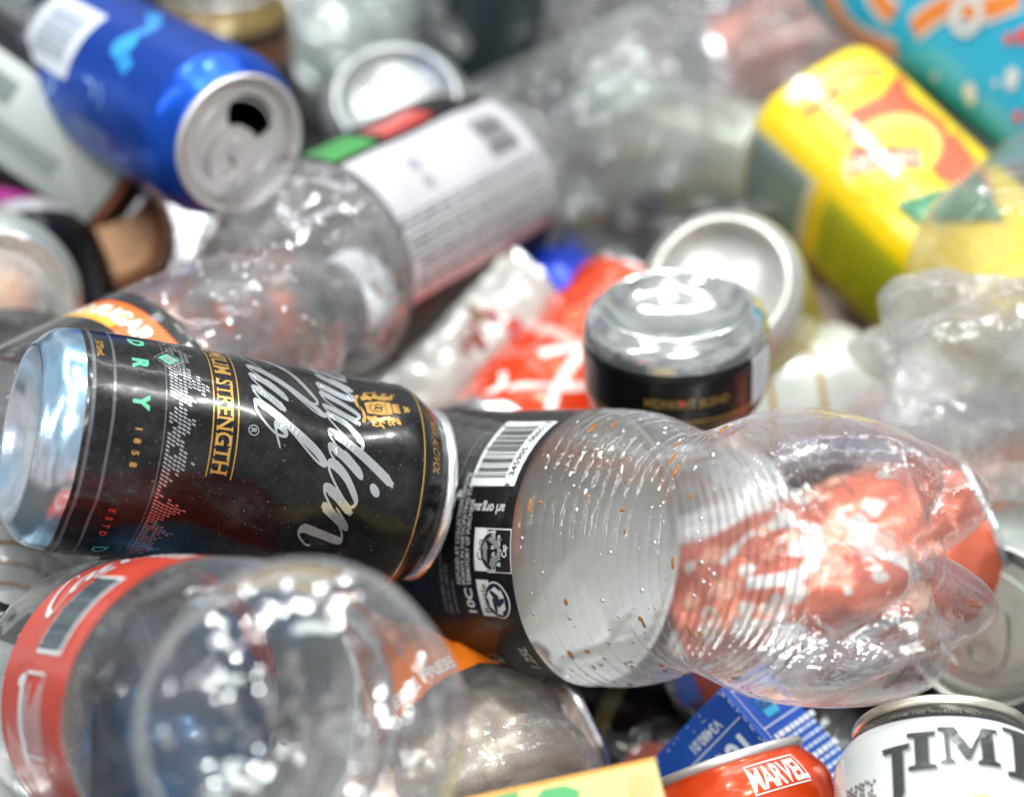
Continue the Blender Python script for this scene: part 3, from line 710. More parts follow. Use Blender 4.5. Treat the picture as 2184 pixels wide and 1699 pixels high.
bottle('clear bottle with a crinkled white barcode label, its round shoulder facing the viewer', (905, 452, .885), (652, 585, .800), za=.090, L=.272, R=.0455, mat=pet((.985, .985, .985), .42, .14), petal=True,
    lab=(.056, .186, ink('b9b8be', .4, 0, .2, .8, .2)), deco=deco_white, deform=wobble(.0016, 24, 2), drops=150, dropz=(.19, .236), droprange=(.0013, .0022), bflat=.21, shl=.050, ribs=None)

# ================================================================== BLUE OPEN CAN
def deco_blue(g, rz, s):
    R = .0331 * s; P = lambda tris, mat, x, z, off=.0002: wrap(g, xf(tris, dx=x), mat, rz, 0, z, R=R, off=off)
    P(rect(-.020, .012, .011, .050), ink('c9ced6', .35), 0, 0); P(xf(barcode(.022, .026, 4, 14), dx=-.016, dy=.018), ink('7b8698', .4), 0, 0, .0004)
    r = random.Random(5)
    for i in range(9): P(xf(stroke([(0, 0), (.004, .004), (.010, .003)], r.uniform(.001, .002)), rot=r.uniform(-1, 1)), ink(r.choice(('5f93d6', '86a9dc', '3d6fc0')), .35), r.uniform(.002, .03), r.uniform(.02, .075))
    P(stroke([(-.035, .06), (-.025, .075), (-.012, .073), (-.004, .088)], .006), ink('0f7fc4', .3), 0, 0); P(disc(-.012, .075, .006), ink('1a8fc8', .3), 0, 0, .0004)
    P(rect(.022, .055, .030, .085), ink('2a4a95', .3), 0, 0)
can('bright blue can with its open drinking hole and tab facing the lower right', (165, 118, .860), (515, 308, .772), col='0048b4', deco=deco_blue, roll=3.1, anchor='b', lidm=alu((.74, .70, .69), .42, .15), metal=.7, coat=.08, deform=wobble(.0006, 25, 4))

# ================================================================== STANDING CAN, UPSIDE DOWN
def deco_stand(g, rz, s):
    R = .0331 * s; gold = ink('8d7238', .35, .5, .2); P = lambda tris, mat, x, z, off=.0002: wrap(g, xf(tris, dx=x), mat, rz, pi - pi, z, R=R, off=off)
    f = pi * R
    P(rect(-f, .0285, f, .0294), gold, 0, 0); P(rect(-f, .0305, f, .0309), gold, 0, 0)
    P(xf(text('MIDNIGHT BLEND', .0046, bold=.03, squash=.8), rot=pi), gold, -.004, .0235); P(disc(-.002, .0215, .0012), ink('b8442c', .35), 0, 0, .0003)
    P(xf(text('CRAFTED ROAST', .0036, bold=.02), rot=pi), gold, -.002, .041)
    P(poly([(-.020, .050), (.020, .050), (.014, .039), (-.014, .039)], [[(-.016, .048), (.016, .048), (.012, .041), (-.012, .041)]]), ink('7c1c18', .35), 0, 0)
    P(rect(-.0435, .0115, -.0300, .030), ink('b9bcc4', .35), 0, 0)
can('black can standing upside down with domed silver base on top and thin gold band', (1440, 645, .716), (1446, 1300, .782), Lc=.046, col='0d0b0c', deco=deco_stand, basem=alu((.66, .69, .68), .13, .2), mrough=.3, opened=False, tab=False,
    deform=wobble(.0005, 30, 6), roll=0)
def deco_cream(g, rz, s): wrap(g, rect(-.1, .014, .1, .10), ink('b9a63c', .35), rz, 0, 0, R=.033)
can('silver can behind the standing black one with pale yellow wall and bare base facing up', (1535, 600, .790), (1610, 770, .885), col='b5a546', deco=deco_cream, basem=alu((.70, .69, .64), .34, .25), opened=False, tab=False)

# ================================================================== ORANGE CRUSHED CAN BETWEEN
def deco_orange(g, rz, s):
    R = .033; wh = ink('e8d9d4', .35); P = lambda tris, mat, x, z, off=.0003: wrap(g, xf(tris, dx=x), mat, rz, 0, z, R=R, off=off)
    P(stroke([(-.022, .045), (-.012, .060), (-.008, .040), (-.002, .022), (.010, .012)], .0042), wh, 0, 0); P(stroke([(-.020, .020), (-.008, .034), (.004, .050), (.016, .056)], .0036), wh, 0, 0)
    P(stroke([(-.030, .030), (-.024, .022), (-.026, .014)], .0032), wh, 0, 0); P(stroke([(.006, .050), (.014, .034), (.022, .020)], .003), wh, 0, 0)
    P(rect(-.034, .058, .034, .066), ink('c9a49a', .3), 0, 0)
can('dented orange-red can with looping white script left of the standing black can', (1035, 1030, .800), (1425, 640, .885), opened=False, tab=False, col='dd4010', deco=deco_orange, deform=crush(.0035, 28, 5, (.95, 1.0)), mrough=.2, roll=.2)
def deco_patch(cols, n, seed, zmax=.11, big=.010):
    def f(g, rz, s):
        r = random.Random(seed)
        for i in range(n):
            c = r.choice(cols); x = r.uniform(-.06, .06); z = r.uniform(.02, zmax - .01); k = r.uniform(.3, 1) * big
            pts = [(k * r.uniform(.6, 1.2) * cos(q), k * r.uniform(.5, 1.2) * sin(q)) for q in [2 * pi * j / 9 for j in range(9)]]
            sm_ = smooth_pts(pts + [pts[0]], 3)[:-1]
            wrap(g, xf([((0, 0), sm_[j], sm_[(j + 1) % len(sm_)]) for j in range(len(sm_))], dx=x, dy=0), ink(c, .35), rz, 0, z, R=.033, off=.0002 + .0001 * (i % 6))
    return f
can('crumpled white can with red and brown spots under the white label bottle', (800, 890, .835), (1010, 740, .860), anchor='m', opened=False, tab=False, col='b9b6b2', deco=deco_patch(('8c1f1c', 'b4b0ab', '77542f', '9b9a98', 'a92a22'), 34, 3, big=.0065), deform=crush(.006, 30, 3, (.8, 1.05)), metal=.1)
can('royal blue crushed can showing only as a blue patch beside the orange can', (1080, 690, .905), (1220, 650, .915), anchor='m', s=.8, Lc=.08, opened=False, tab=False, col='0b3ccc', deform=crush(.004, 30, 9, (.8, 1.0)))
can('orange can peeking out just above the black label of the ribbed bottle', (880, 1075, .808), (1120, 1052, .812), col='d44c20', deco=deco_patch(('d8cfc8',), 6, 8), deform=crush(.002, 30, 2, (1, 1)))
def deco_strip(g, rz, s):
    for z in (.030, .046, .066, .088): wrap(g, rect(-.1, z, .1, z + .0025), ink('8f8a4a' if z < .05 else 'a88746', .35), rz, 0, 0, R=.033)
can('white can with thin olive and gold bands right of the standing black can', (1560, 880, .830), (1860, 850, .850), anchor='b', col='d5d9d3', deco=deco_strip, deform=wobble(.001, 30, 3))

# ================================================================== CRUSHED CLEAR BOTTLE AT THE RIGHT
bottle('crushed crinkled clear bottle by the right edge above the lobed base', (1850, 775, .745), (2300, 850, .760), L=.27, R=.043, mat=pet((.985, .985, .985), .32, .8), deform=crush(.0055, 20, 4, (.90, 1.0)), roll=.9, ribs=(.06, .16, .008, .0016),
    drops=90, dropz=(.05, .13), droprange=(.0006, .0014))
bottle('beige tinted clear bottle with beaded round base at the right edge below the yellow carton', (2150, 628, .752), (2330, 430, .880), L=.245, R=.044, mat=pet((.94, .92, .86), .26, .35), petal='soft', drops=70, dropz=(.03, .12), droprange=(.0014, .0022), bflat=.21, shl=.055, bphi=(-3, 3))
# ================================================================== YELLOW CARTON
def squarish(g, L, w, d, mat, seg=96, n=3.4, cap=.006):
    def rad(p): c, s_ = abs(cos(p)), abs(sin(p)); return (c ** n + s_ ** n) ** (-1 / n)
    vs = []; fs = []; rings = [(0, .0)] + [(0, .86), (.0015, .95), (cap, 1.0)] + [(cap + (L - 2 * cap) * i / 14, 1.0) for i in range(1, 15)] + [(L - .0015, .95), (L, .86), (L, 0)]
    for z, k in rings:
        for i in range(seg): p = 2 * pi * i / seg; r = rad(p) * max(k, .001); vs.append((r * cos(p) * w / 2, r * sin(p) * d / 2, z))
    for j in range(len(rings) - 1):
        for i in range(seg): a = j * seg + i; b = j * seg + (i + 1) % seg; fs.append((a, b, b + seg, a + seg))
    g.add(vs, fs, mat, True)
def pack(label, a, b, za, roll, L, w, d, mat, deco, deform=None, cat='carton'):
    t = thing('drink_carton', label, cat, frame(at(*a), at(*b), roll, za)); g = Bag(); squarish(g, L, w, d, mat)
    def face(k, tris, m, off=.0006):                         # k = 0: face towards +X, 1: +Y, 2: -X, 3: -Y
        n = ((1, 0), (0, 1), (-1, 0), (0, -1))[k]; h = (w if k % 2 == 0 else d) / 2
        vs = []; fs = []
        for q in split(tris, .006):
            i0 = len(vs)
            for x, y in q:
                lim = (d if k % 2 == 0 else w) / 2; dep = h * (1 - min(.97, abs(x) / lim) ** 3.4) ** (1 / 3.4) + off
                vs.append((n[0] * dep - n[1] * x, n[1] * dep + n[0] * x, y))
            fs.append((i0, i0 + 1, i0 + 2))
        g.add(vs, fs, m, True)
    deco(face); g.deform(deform).build('carton_body', t); return t
def deco_yellow(face):
    face_ = face; face = lambda q, tris, m, off=.0006: face_(q, xf(tris, s=1.12) if q == 0 else xf(tris, s=1.25), m, off)
    og = ink('c24606', .35); wh = ink('cfcaa8', .35); gn = ink('067040', .35); rd = ink('93301a', .35); gy = ink('8fa39f', .4); ol = ink('a8ab12', .4); pe = ink('e5b92c', .35); cr = ink('cfc05a', .4)
    # top face: fruit, oval badge, green ribbon
    face(0, poly([(-.024, .022), (-.018, .034), (-.020, .052), (-.010, .062), (.004, .060), (.014, .048), (.016, .034), (.006, .026), (-.008, .028)]), og)
    face(0, stroke([(-.018, .020), (-.004, .012), (.008, .018), (.020, .016)], .003), og, .0008)
    face(0, disc(-.002, .014, .010, 20, .006), cr, .0008); face(0, disc(.012, .008, .008, 16, .005), wh, .0009)
    face(0, poly([(-.020, .056), (-.002, .058), (.002, .070), (-.010, .088), (-.016, .072)]), og, .0007)
    face(0, xf(disc(0, 0, .020, 28, .015), dx=.006, dy=.050), cr, .0010); face(0, xf(disc(0, 0, .0185, 28, .0125), dx=.008, dy=.052), ink('e8d50e', .3), .0012)
    face(0, xf(poly([(-.013, -.005), (.013, -.007), (.014, .005), (-.012, .006)]), dx=.010, dy=.052, rot=-.6), rd, .0014); face(0, xf(text('LIMON', .009, bold=.04), dx=.011, dy=.049, rot=-.6), wh, .0016)
    face(0, poly([(-.014, .070), (-.006, .078), (.021, .068), (.021, .080), (-.004, .098)]), gn, .0013); face(0, xf(text('PEACH TEA', .005, bold=.03), dx=.006, dy=.080, rot=-.35), ink('7fb08f', .4), .0015)
    # side face: barcode and small print
    face(1, rect(-.021, .002, .020, .034), wh); face(1, rect(-.020, .004, .017, .031), gy, .0008); face(1, xf(barcode(.034, .025, 2, 16), dx=-.018, dy=.005), ink('6b7f80', .4), .0010)
    face(1, rect(-.020, .040, .014, .078), ol)
    for i in range(9): face(1, rect(-.018, .043 + i * .0038, .012 - (i % 3) * .004, .0445 + i * .0038), ink('7d8a10', .4), .0008)
    face(1, disc(0, .098, .008, 16, .010), cr)
pack('bright yellow drink carton with orange fruit picture, green ribbon and grey barcode side', (1712, 262, .900), (2107, 628, .850), 0, -.58, .145, .080, .072, ink('e6c800', .25, 0, .4, .25, .4), deco_yellow, wobble(.0015, 18, 4))
def deco_teal(face):
    og = ink('c9701a', .35); wh = ink('b9bcba', .35); rd = ink('c2453a', .35)
    for k in (0, 3, 1):
        for pts, w in (([(-.034, .020), (-.026, .040), (-.030, .060), (-.022, .085), (-.026, .105)], .0085), ([(-.006, .012), (.000, .035), (.010, .050), (.012, .062)], .0080), ([(.012, .075), (-.004, .086), (-.012, .104), (-.024, .116)], .0085), ([(.02, .02), (.03, .04), (.026, .07)], .007)):
            face(k, stroke(pts, w + .0045), wh, .0007); face(k, stroke(pts, w), og, .0010)
    r = random.Random(3)
    for i in range(14): face(0, disc(r.uniform(-.02, .03), r.uniform(.09, .15), r.uniform(.0015, .004), 10), wh if i % 5 else rd, .0012)
    face(0, ring(-.006, .098, .005, .009), wh, .0012)
pack('turquoise drink carton with wavy orange and white pattern in the top right corner', (1900, -120, .955), (2380, 212, .860), 0, .25, .24, .098, .080, ink('0794b4', .28, 0, .15, .1, .6), deco_teal, wobble(.002, 15, 2))

# ================================================================== LEFT EDGE
can('silver can end with a bright round rim cut by the left edge', (-110, 590, .860), (-6, 660, .752), col='9aa098', anchor='b', lidm=alu((.90, .91, .89), .24, .1), opened=False, tab=False, s=1.06)
def deco_pink(g, rz, s):
    wrap(g, rect(-.11, .070, .11, .096), ink('b0218e', .22, .2), rz, 0, 0, R=.033); wrap(g, rect(-.11, .063, .11, .0695), ink('a9a6ad', .3), rz, 0, 0, R=.033)
    wrap(g, text('NO SUGAR COLA', .013, bold=.05, squash=.8), ink('d6d9e0', .3), rz, 0, .1005, R=.033)
can('black can with a glossy magenta band by the left edge', (84, 640, .842), (22, 300, .885), col='171519', anchor='b', deco=deco_pink)
def deco_blkwhite(g, rz, s):
    wrap(g, rect(-.020, .012, .020, .113), ink('b4b9b5', .4), rz, 0, 0, R=.033); wrap(g, rect(-.012, .03, -.002, .06), ink('70787a', .4), rz, 0, 0, R=.033, off=.0004)
    wrap(g, rect(.004, .05, .012, .09), ink('8d9492', .4), rz, 0, 0, R=.033, off=.0004); wrap(g, rect(-.11, .1145, .11, .117), ink('c07c5c', .4), rz, 0, 0, R=.033, off=.0005)
can('black can with a broad white panel lying below the blue can at the left', (-20, 215, .842), (285, 425, .868), col='14181c', anchor='b', deco=deco_blkwhite)
can('bronze can with copper coloured end left of the red can', (200, 610, .930), (238, 488, .838), col='6a4420', anchor='b', lidm=alu((.42, .23, .13), .4, .3), deco=deco_patch(('a8854a', '3a2412'), 8, 5), opened=False, tab=False, s=.86)
can('scarlet can glimpsed between the bronze can and the white label bottle', (330, 700, .930), (400, 515, .860), col='c01408', anchor='b', deco=deco_patch(('e03a10', '7a0b06'), 8, 2))
bottle('small clear bottle with a white screw cap at the upper left edge', (-150, 60, 1.02), (30, 135, .960), L=.16, R=.028, cap=ink('dcdcd6', .4), petal=False, za=-.0, shl=.04)
can('pale lidded can with dark shoulder left of the orange label bottle', (170, 830, .880), (192, 655, .830), col='2a2c2c', anchor='b', lidm=ink('c5c9c4', .4, .2), opened=False, tab=False)
def deco_blab(g, lr, t):
    wh = ink('cfd3d2', .4)
    for pts in (([(-.03, .06), (-.02, .075), (-.024, .09), (-.012, .1)]), ([(-.02, .05), (-.01, .07), (-.014, .085), (.0, .1)]), ([(-.035, .09), (-.02, .10), (-.01, .115)])): wrap(g, stroke(pts, .0022), wh, lr, 0, 0, R=.036, off=.0003)
    wrap(g, text('1.25L', .008, bold=.02, shear=.2), wh, lr, .45, .105, R=.036, off=.0003)
bottle('clear bottle with black label and white script, left of the front can base', (235, 900, .770), (-160, 805, .775), L=.27, R=.036, lab=(.03, .16, '111112'), deco=deco_blab, za=.02, petal=False)
bottle('milky scuffed clear bottle under the left end of the front black can', (330, 1300, .735), (-60, 1130, .700), L=.27, R=.046, mat=pet((.9, .91, .92), .42, .5), petal=False, deform=crush(.004, 18, 6, (.95, 1.0)), drops=30, dropz=(.03, .15))
can('black can tucked under the middle of the front black can', (200, 1225, .790), (520, 1260, .795), col='0e0e10', opened=False, tab=False)
def deco_rally(g, rz, s):
    wh = ink('0f1012', .3); wrap(g, xf(text('TURBO', .017, bold=.05, shear=.4), rot=-.3), wh, rz, -.1, .070, R=.033, off=.0003)
    for i in range(4): wrap(g, stroke([(-.02, .008 * i), (0, .008 * i + .004), (.02, .008 * i)], .0016), ink('9a6a2c', .4), rz, .1, .085, R=.033, off=.0003)
can('white can with black slanted letters at the lower left edge beside the red label', (-40, 1880, .640), (-10, 1380, .690), col='c8cac9', deco=deco_rally)
bottle('hazy clear bottle lying between the left edge and the red label bottle', (230, 1330, .735), (-60, 1480, .750), L=.26, R=.038, mat=pet((.88, .9, .9), .3, .8), deform=crush(.007, 26, 8, (.8, 1)), petal=True)

# ================================================================== TOP EDGE (far, blurred)
def deco_gold(g, rz, s):
    wrap(g, rect(-.11, .090, .11, .108), ink('7d6738', .3, .4), rz, 0, 0, R=.033); wrap(g, rect(-.11, .070, .11, .084), ink('6e4526', .3, .4), rz, 0, 0, R=.033)
can('black and gold can with silver lid cut by the top edge above the blue can', (500, 330, 1.01), (468, -30, .965), za=0, anchor='b', col='121014', deco=deco_gold, opened=False, tab=False, Lc=.104)
bottle('pale green tinted clear bottle at the top edge right of the gold banded can', (900, 120, .960), (680, -60, 1.05), L=.2, R=.036, mat=pet((.90, .94, .92), .18, .45), deform=crush(.005, 22, 3, (.9, 1)), drops=30, droprange=(.0014, .0024), bflat=.21)
can('silver can with black ring round its upturned base behind the white label bottle', (845, 205, .885), (850, 420, .960), col='c4c6c4', basem=alu((.48, .50, .50), .36, .3), opened=False, tab=False, deco=lambda g, rz, s: wrap(g, rect(-.11, .0118, .11, .0240), ink('101214', .3), rz, 0, 0, R=.033))
can('dark slate coloured can at the top edge between two clear bottles', (1000, 160, 1.03), (1030, -40, 1.00), col='26323a', metal=.2, deco=deco_patch(('3f5260', '151b20'), 8, 7))
bottle('clear ribbed bottle with beaded dome lying behind the white label bottle', (1455, 175, .925), (1070, 345, .965), L=.22, R=.040, mat=pet((.96, .97, .975), .12, .25), petal=False, ribs=(.05, .15, .009, .002), deform=wobble(.001, 20, 7), drops=150, dropz=(.02, .16), droprange=(.0016, .0024), bflat=.21)
bottle('greenish clear bottle in the gap between the white label bottle and the yellow carton', (1320, 480, .880), (1520, 330, 1.02), L=.20, R=.041, mat=pet((.90, .93, .88), .16, .35), deform=wobble(.002, 22, 9), drops=40, dropz=(.02, .18), droprange=(.0014, .0022), bflat=.21, ribs=(.05, .14, .012, .001))
bottle('clear bottle by the top edge in front of a faded pink can', (1780, 110, 1.01), (1430, 30, 1.07), L=.21, R=.042, mat=pet((.97, .96, .95), .14, .4), deform=crush(.005, 24, 5, (.9, 1)), drops=130, droprange=(.0018, .0028), bflat=.21)
bottle('clear bottle left of the turquoise carton with pinkish sheen', (1600, 240, .985), (1760, 160, 1.05), L=.21, R=.040, mat=pet((.97, .95, .94), .14, .4), deform=crush(.004, 24, 12, (.9, 1)), drops=110, droprange=(.0018, .0028), bflat=.21)
can('faded pink can seen through the clear bottles near the top edge', (1500, 190, 1.09), (1760, 90, 1.09), col='c98a7c', metal=.1, deco=deco_patch(('d8cfca', 'b0604c'), 14, 4))
can('faded grey-green can below the clear ribbed bottle near the top', (1230, 260, 1.02), (1450, 330, .99), col='a5aca2', metal=.2)

# ================================================================== RIGHT AND LOWER RIGHT
can('silver can lid with ring pull at the right edge below the lobed bottle base', (2240, 1235, .810), (2098, 1335, .712), col='8f948f', anchor='b', lidm=alu((.46, .47, .44), .3, .2), opened=False, s=1.08, roll=-.8)
def deco_redcan(g, rz, s):
    wh = ink('dcd8d4', .35); P = lambda tris, mat, x, z, off=.0003: wrap(g, xf(tris, dx=x), mat, rz, 0, z, R=.033, off=off)
    P(stroke([(-.022, .035), (-.030, .055), (-.018, .070), (-.006, .060), (-.010, .040)], .005), wh, 0, 0); P(stroke([(.002, .030), (.012, .050), (.024, .060), (.020, .085)], .006), wh, 0, 0)
    P(stroke([(-.005, .085), (.006, .095), (.015, .090)], .004), wh, 0, 0); P(stroke([(.028, .02), (.022, .04), (.03, .06)], .004), ink('6b3a6a', .3), 0, 0)
def deco_redcan2(g, rz, s): deco_patch(('e0c4ba', 'c8c4c0', 'c2583e', 'd9cfc8', 'e0987a', 'e8b49c'), 110, 12, big=.006)(g, rz, s); deco_redcan(g, rz, s)
can('red can with white swirls seen through the lobed base of the ribbed bottle', (1540, 1330, .742), (1960, 1165, .735), anchor='m', col='d96a4c', deco=deco_redcan2, deform=crush(.003, 30, 4, (.95, 1)), mrough=.3)
can('second red can deeper down, right of the swirled red can under the ribbed bottle', (1640, 1480, .795), (1990, 1130, .800), anchor='m', col='cf755c', deco=deco_patch(('e6dcd6', 'e0885a'), 18, 9), deform=crush(.002, 30, 8, (1, 1)))
can('white can seen through the ribs of the clear bottle', (1150, 1360, .800), (1480, 1330, .790), anchor='m', col='dcdedc', metal=.0, deco=deco_patch(('9a9d9c', 'b8bab9'), 8, 6), deform=crush(.003, 25, 3, (1, 1)))
can('pale can under the waist of the ribbed bottle above the white one', (1150, 1190, .775), (1490, 1150, .770), anchor='m', col='e4e8e8', metal=.1)
S_JIM = {'J': [(.30, 1.0), (1.05, 1.05), (1.0, .9), (.86, .88), (.86, -.2), (.74, -.5), (.5, -.66), (.22, -.6), (.10, -.42), (.2, -.28), (.34, -.36), (.46, -.46), (.56, -.3), (.56, .86), (.34, .84)],
         'I': [(0, 0), (.7, 0), (.7, .12), (.52, .14), (.52, .86), (.7, .88), (.7, 1), (0, 1), (0, .88), (.18, .86), (.18, .14), (0, .12)],
         'M': [(0, 0), (.36, 0), (.36, .1), (.26, .14), (.26, .72), (.62, .12), (.74, .12), (1.02, .70), (1.02, .14), (.9, .1), (.9, 0), (1.48, 0), (1.48, .1), (1.34, .14), (1.34, .86), (1.48, .9), (1.48, 1), (1.08, 1), (.76, .40), (.40, 1), (0, 1), (0, .9), (.14, .86), (.14, .14), (0, .1)]}
def deco_jim(g, rz, s):
    bk = ink('2a2e30', .3); sh = ink('9aa09e', .35); R = .033 * s
    P = lambda tris, mat, x, z, off=.0003: wrap(g, xf(tris, dx=x), mat, rz, 0, z, R=R, off=off)
    full = pi * R
    P(rect(-full, .1190, full, .1248), ink('17181a', .3), 0, 0, .0001)
    P(text('FROM THE WORLDS No.1', .0022, bold=.01, space=1.3), ink('8a8478', .4), -.002, .1205, .0003)
    base = .1010
    for sx, sz, mat, off in ((.0006, -.0008, sh, .0002), (0, 0, bk, .0004)):
        P(xf(poly(S_JIM['J']), s=.0118), mat, -.0215 + sx, base - .0035 + sz, off)
        P(xf(poly(S_JIM['I']), s=.0118), mat, -.0100 + sx, base + .0002 + sz, off)
        P(xf(poly(S_JIM['M']), s=.0118, shear=0, rot=.03), mat, -.0008 + sx, base + .0015 + sz, off)
        B = poly([(0, 0), (.8, 0), (1.08, .12), (1.15, .3), (1.08, .45), (.92, .54), (1.05, .64), (1.08, .8), (.98, .94), (.75, 1.0), (0, 1.0), (0, .9), (.16, .88), (.16, .12), (0, .1)],
                 [[(.48, .12), (.72, .12), (.82, .22), (.80, .38), (.7, .46), (.48, .46)], [(.48, .56), (.66, .56), (.75, .66), (.74, .8), (.66, .88), (.48, .88)]])
        P(xf(B, s=.0160), mat, .0188 + sx, base - .0002 + sz, off)
        for i, ch in enumerate('EAM'): P(text(ch, .0165, 'LEFT', bold=.07), mat, .038 + i * .013 + sx, base + sz, off)
    # red rosette with an orange glow
    r = random.Random(2); cx, cz = .0150, .0835
    P(disc(-.004, .003, .0075, 18), ink('efc27a', .35), cx, cz, .0002)
    P(disc(0, 0, .0085, 24), ink('e2674a', .35), cx, cz, .0004)
    P(stroke([(.0075 * cos(t), .0075 * sin(t)) for t in [i * .5 for i in range(14)]], .0010), ink('f0b9a4', .35), cx, cz, .0006)
    P(ring(0, 0, .0042, .0052), ink('f3e3d4', .35), cx, cz, .0008); P(disc(0, 0, .0038), ink('b8321e', .35), cx, cz, .0008)
    wv = []                                                  # brown woven pattern at the left
    for i in range(13):
        for j in range(9):
            if r.random() < .85 - max(0, i - 8) * .15: wv += rect(-.0400 + i * .0011, .090 - j * .0016 + (i % 2) * .0006, -.0393 + i * .0011, .0911 - j * .0016 + (i % 2) * .0006)
    P(wv, ink('5c4238', .4), 0.0055, .010, .0004)
can('white can with big black lettering and black neck ring in the lower right corner', (2052, 2350, .566), (2008, 1560, .628), za=0, anchor='b', col='d6dbd9', deco=deco_jim, lidm=alu((.84, .78, .66), .3, .2), metal=.05, mrough=.22, s=1.0, dirt=.6, tab=True, deform=wobble(.0003, 30, 7))

# blue carton: ridge e1 runs down right, faces fall away on both sides
O = at(1536, 1466, .672); px = lambda x, y: (RT * x - UP * y).normalized()
e1 = px(160, 178); n2 = px(-178, 160); A35 = radians(33)
e1 = (e1 - FW * .30).normalized()                      # its near end leans towards the viewer
e2 = n2 * cos(A35) + FW * sin(A35); e2 = (e2 - e1 * e2.dot(e1)).normalized(); e3 = e1.cross(e2).normalized(); e3 = e3 if e3.dot(FW) > 0 else -e3
def deco_bcart(g):
    wh = ink('dfe6ef', .4, 0, .5); cy_ = ink('2aa6d0', .4); ye = ink('d9a52a', .4); bp = ink('bcd0ea', .4)
    L = lambda tris, mat, off=.0003: flat(g, tris, mat, Vector(), e2, e1, off)
    f1 = lambda tris, mat, off=.0003: flat(g, [((a[0], a[1]), (c[0], c[1]), (b[0], b[1])) if False else (a, b, c) for a, b, c in tris], mat, Vector(), e2, e1, off if e2.cross(e1).dot(CAMP - O) > 0 else -off)
    f1(rect(.0015, .0110, .070, .0114), wh); f1(rect(.0045, .0235, .020, .0238), wh); f1(rect(.040, .0112, .0404, .030), wh)
    f1(xf(text('V3480.01', .0050, 'LEFT', bold=.02, squash=.85), dx=.009, dy=.0060), wh)
    f1(xf(text('10c', .0125, 'LEFT', bold=.035, squash=.95), dx=.0040, dy=.0150), wh)
    f1(xf(text('REFUND AT COLLECTION', .0044, 'LEFT', bold=.02, squash=.8), dx=.0215, dy=.0210), wh)
    f1(xf(text('POINTS IN PARTICIPATING', .0044, 'LEFT', bold=.02, squash=.8), dx=.0215, dy=.0172), wh)
    f1(xf(text('TERRITORY OF PURCHASE', .0044, 'LEFT', bold=.02, squash=.8), dx=.0215, dy=.0134), wh)
    f3 = lambda tris, mat, off=.0003: flat(g, [tuple((x, y * .68) for x, y in t) for t in tris], mat, Vector(), e1, e3, off if e1.cross(e3).dot(CAMP - O) > 0 else -off)
    f3(stroke([(.0030, .042), (.0032, .008), (.0065, .0045), (.045, .0040)], .0005, True), wh); f3(rect(.0190, .004, .0194, .044), wh)
    for i in range(4): f3(xf(text('drink chilled shake well refrigerate', .0030, 'LEFT', bold=.01, squash=.7), dx=0, dy=0, rot=pi / 2), wh) if False else f3(rect(.0052 + i * .0013, .018, .0058 + i * .0013, .040 - i * .003), bp)
    f3(rect(.0100, .0140, .0168, .0270), cy_); f3(xf(text('RECIPE', .0045, bold=.05, squash=.8), dx=.0136, dy=.0200, rot=pi / 2), ink('0d3f8a', .4), .0005); f3(rect(.0085, .0270, .0145, .0370), ye)
    f3(xf(text('NEW', .004, bold=.05), dx=.0120, dy=.032, rot=pi / 2), ink('3d3a1a', .4), .0005)
    r = random.Random(1)
    for row in range(11):
        y = .0070; x = .0225 + row * .0030
        while y < .044:
            w = r.uniform(.0022, .0058); f3(rect(x, y, x + (.0019 if row % 4 == 0 else .0013), y + w), wh if row % 4 == 0 else bp); y += w + .0012
    for _ in range(46):                                      # rubbed white edges
        x = abs(r.gauss(0, .0006)); y = r.uniform(0, .08); f1(poly([(x, y), (x + .0006, y + .0002), (x + .0004, y + .0012)]), wh, .0004)
    for _ in range(14): x, y = r.uniform(.012, .05), r.uniform(.0005, .004); f1(poly([(x, y), (x + .0009, y + .0001), (x + .0006, y + .0006)]), wh, .0004)
carton('blue cardboard carton corner with white refund print wedged under the lobed base', O, e1 * .095, e2 * .075, e3 * .031, ink('0b4aa6', .45, 0, .35, .2, .25), deco_bcart, .0009)

def deco_hero_can(g, rz, s):
    R = .033 * s; wh = ink('e6dcd6', .4); P = lambda tris, mat, x, z, off=.0003: wrap(g, xf(tris, dx=x), mat, rz, 0, z, R=R, off=off)
    P(box_line(-.0105, .0945, .0105, .1045, .0005), wh, .0165, 0); P(text('MARVEL', .0104, bold=.03, squash=.56), wh, .0165, .0959)
    P(rect(-.11, .086, .11, .0865), ink('f08050', .3), 0, 0)
can('orange-red can with a boxed white word under its rim at the bottom edge', (1770, 2300, .640), (1543, 1622, .668), za=-.0, anchor='b', col='df450c', deco=deco_hero_can, s=.95, mrough=.2, lidm=alu((.80, .78, .75), .42, .2), roll=0,
    deform=wobble(.0008, 30, 6), Lc=.116)

o2 = at(1398, 1614, .560); c1 = (at(900, 1722, .556) - o2).normalized(); c2 = (at(1440, 1850, .548) - o2); c2 = (c2 - c1 * c2.dot(c1)).normalized(); c3 = c1.cross(c2); c3 = c3 if c3.dot(FW) > 0 else -c3
def deco_cream_c(g):
    gn = ink('3f9a55', .45, 0, .2); off = lambda k: k if c1.cross(c2).dot(CAMP - o2) > 0 else -k
    F = lambda tris, mat, k=.0003: flat(g, tris, mat, Vector(), c1, c2, off(k))
    F(poly([(.022, .0045), (.026, .0022), (.032, .0020), (.037, .0060), (.030, .0105), (.024, .0090)]), gn); F(poly([(.0385, .0012), (.050, .0014), (.058, .010), (.042, .012)]), gn)
    F(rect(.0, .0, .09, .0007), ink('e3a32a', .45), .0004); F(xf(disc(0, 0, .004, 14), dx=.006, dy=.007), ink('c9a86a', .5), .0003)
carton('cream yellow carton with green leaf print cut by the bottom edge', o2, c1 * .10, c2 * .06, c3 * .035, ink('dcc07e', .5, 0, .35, .15, .15), deco_cream_c, .0012)

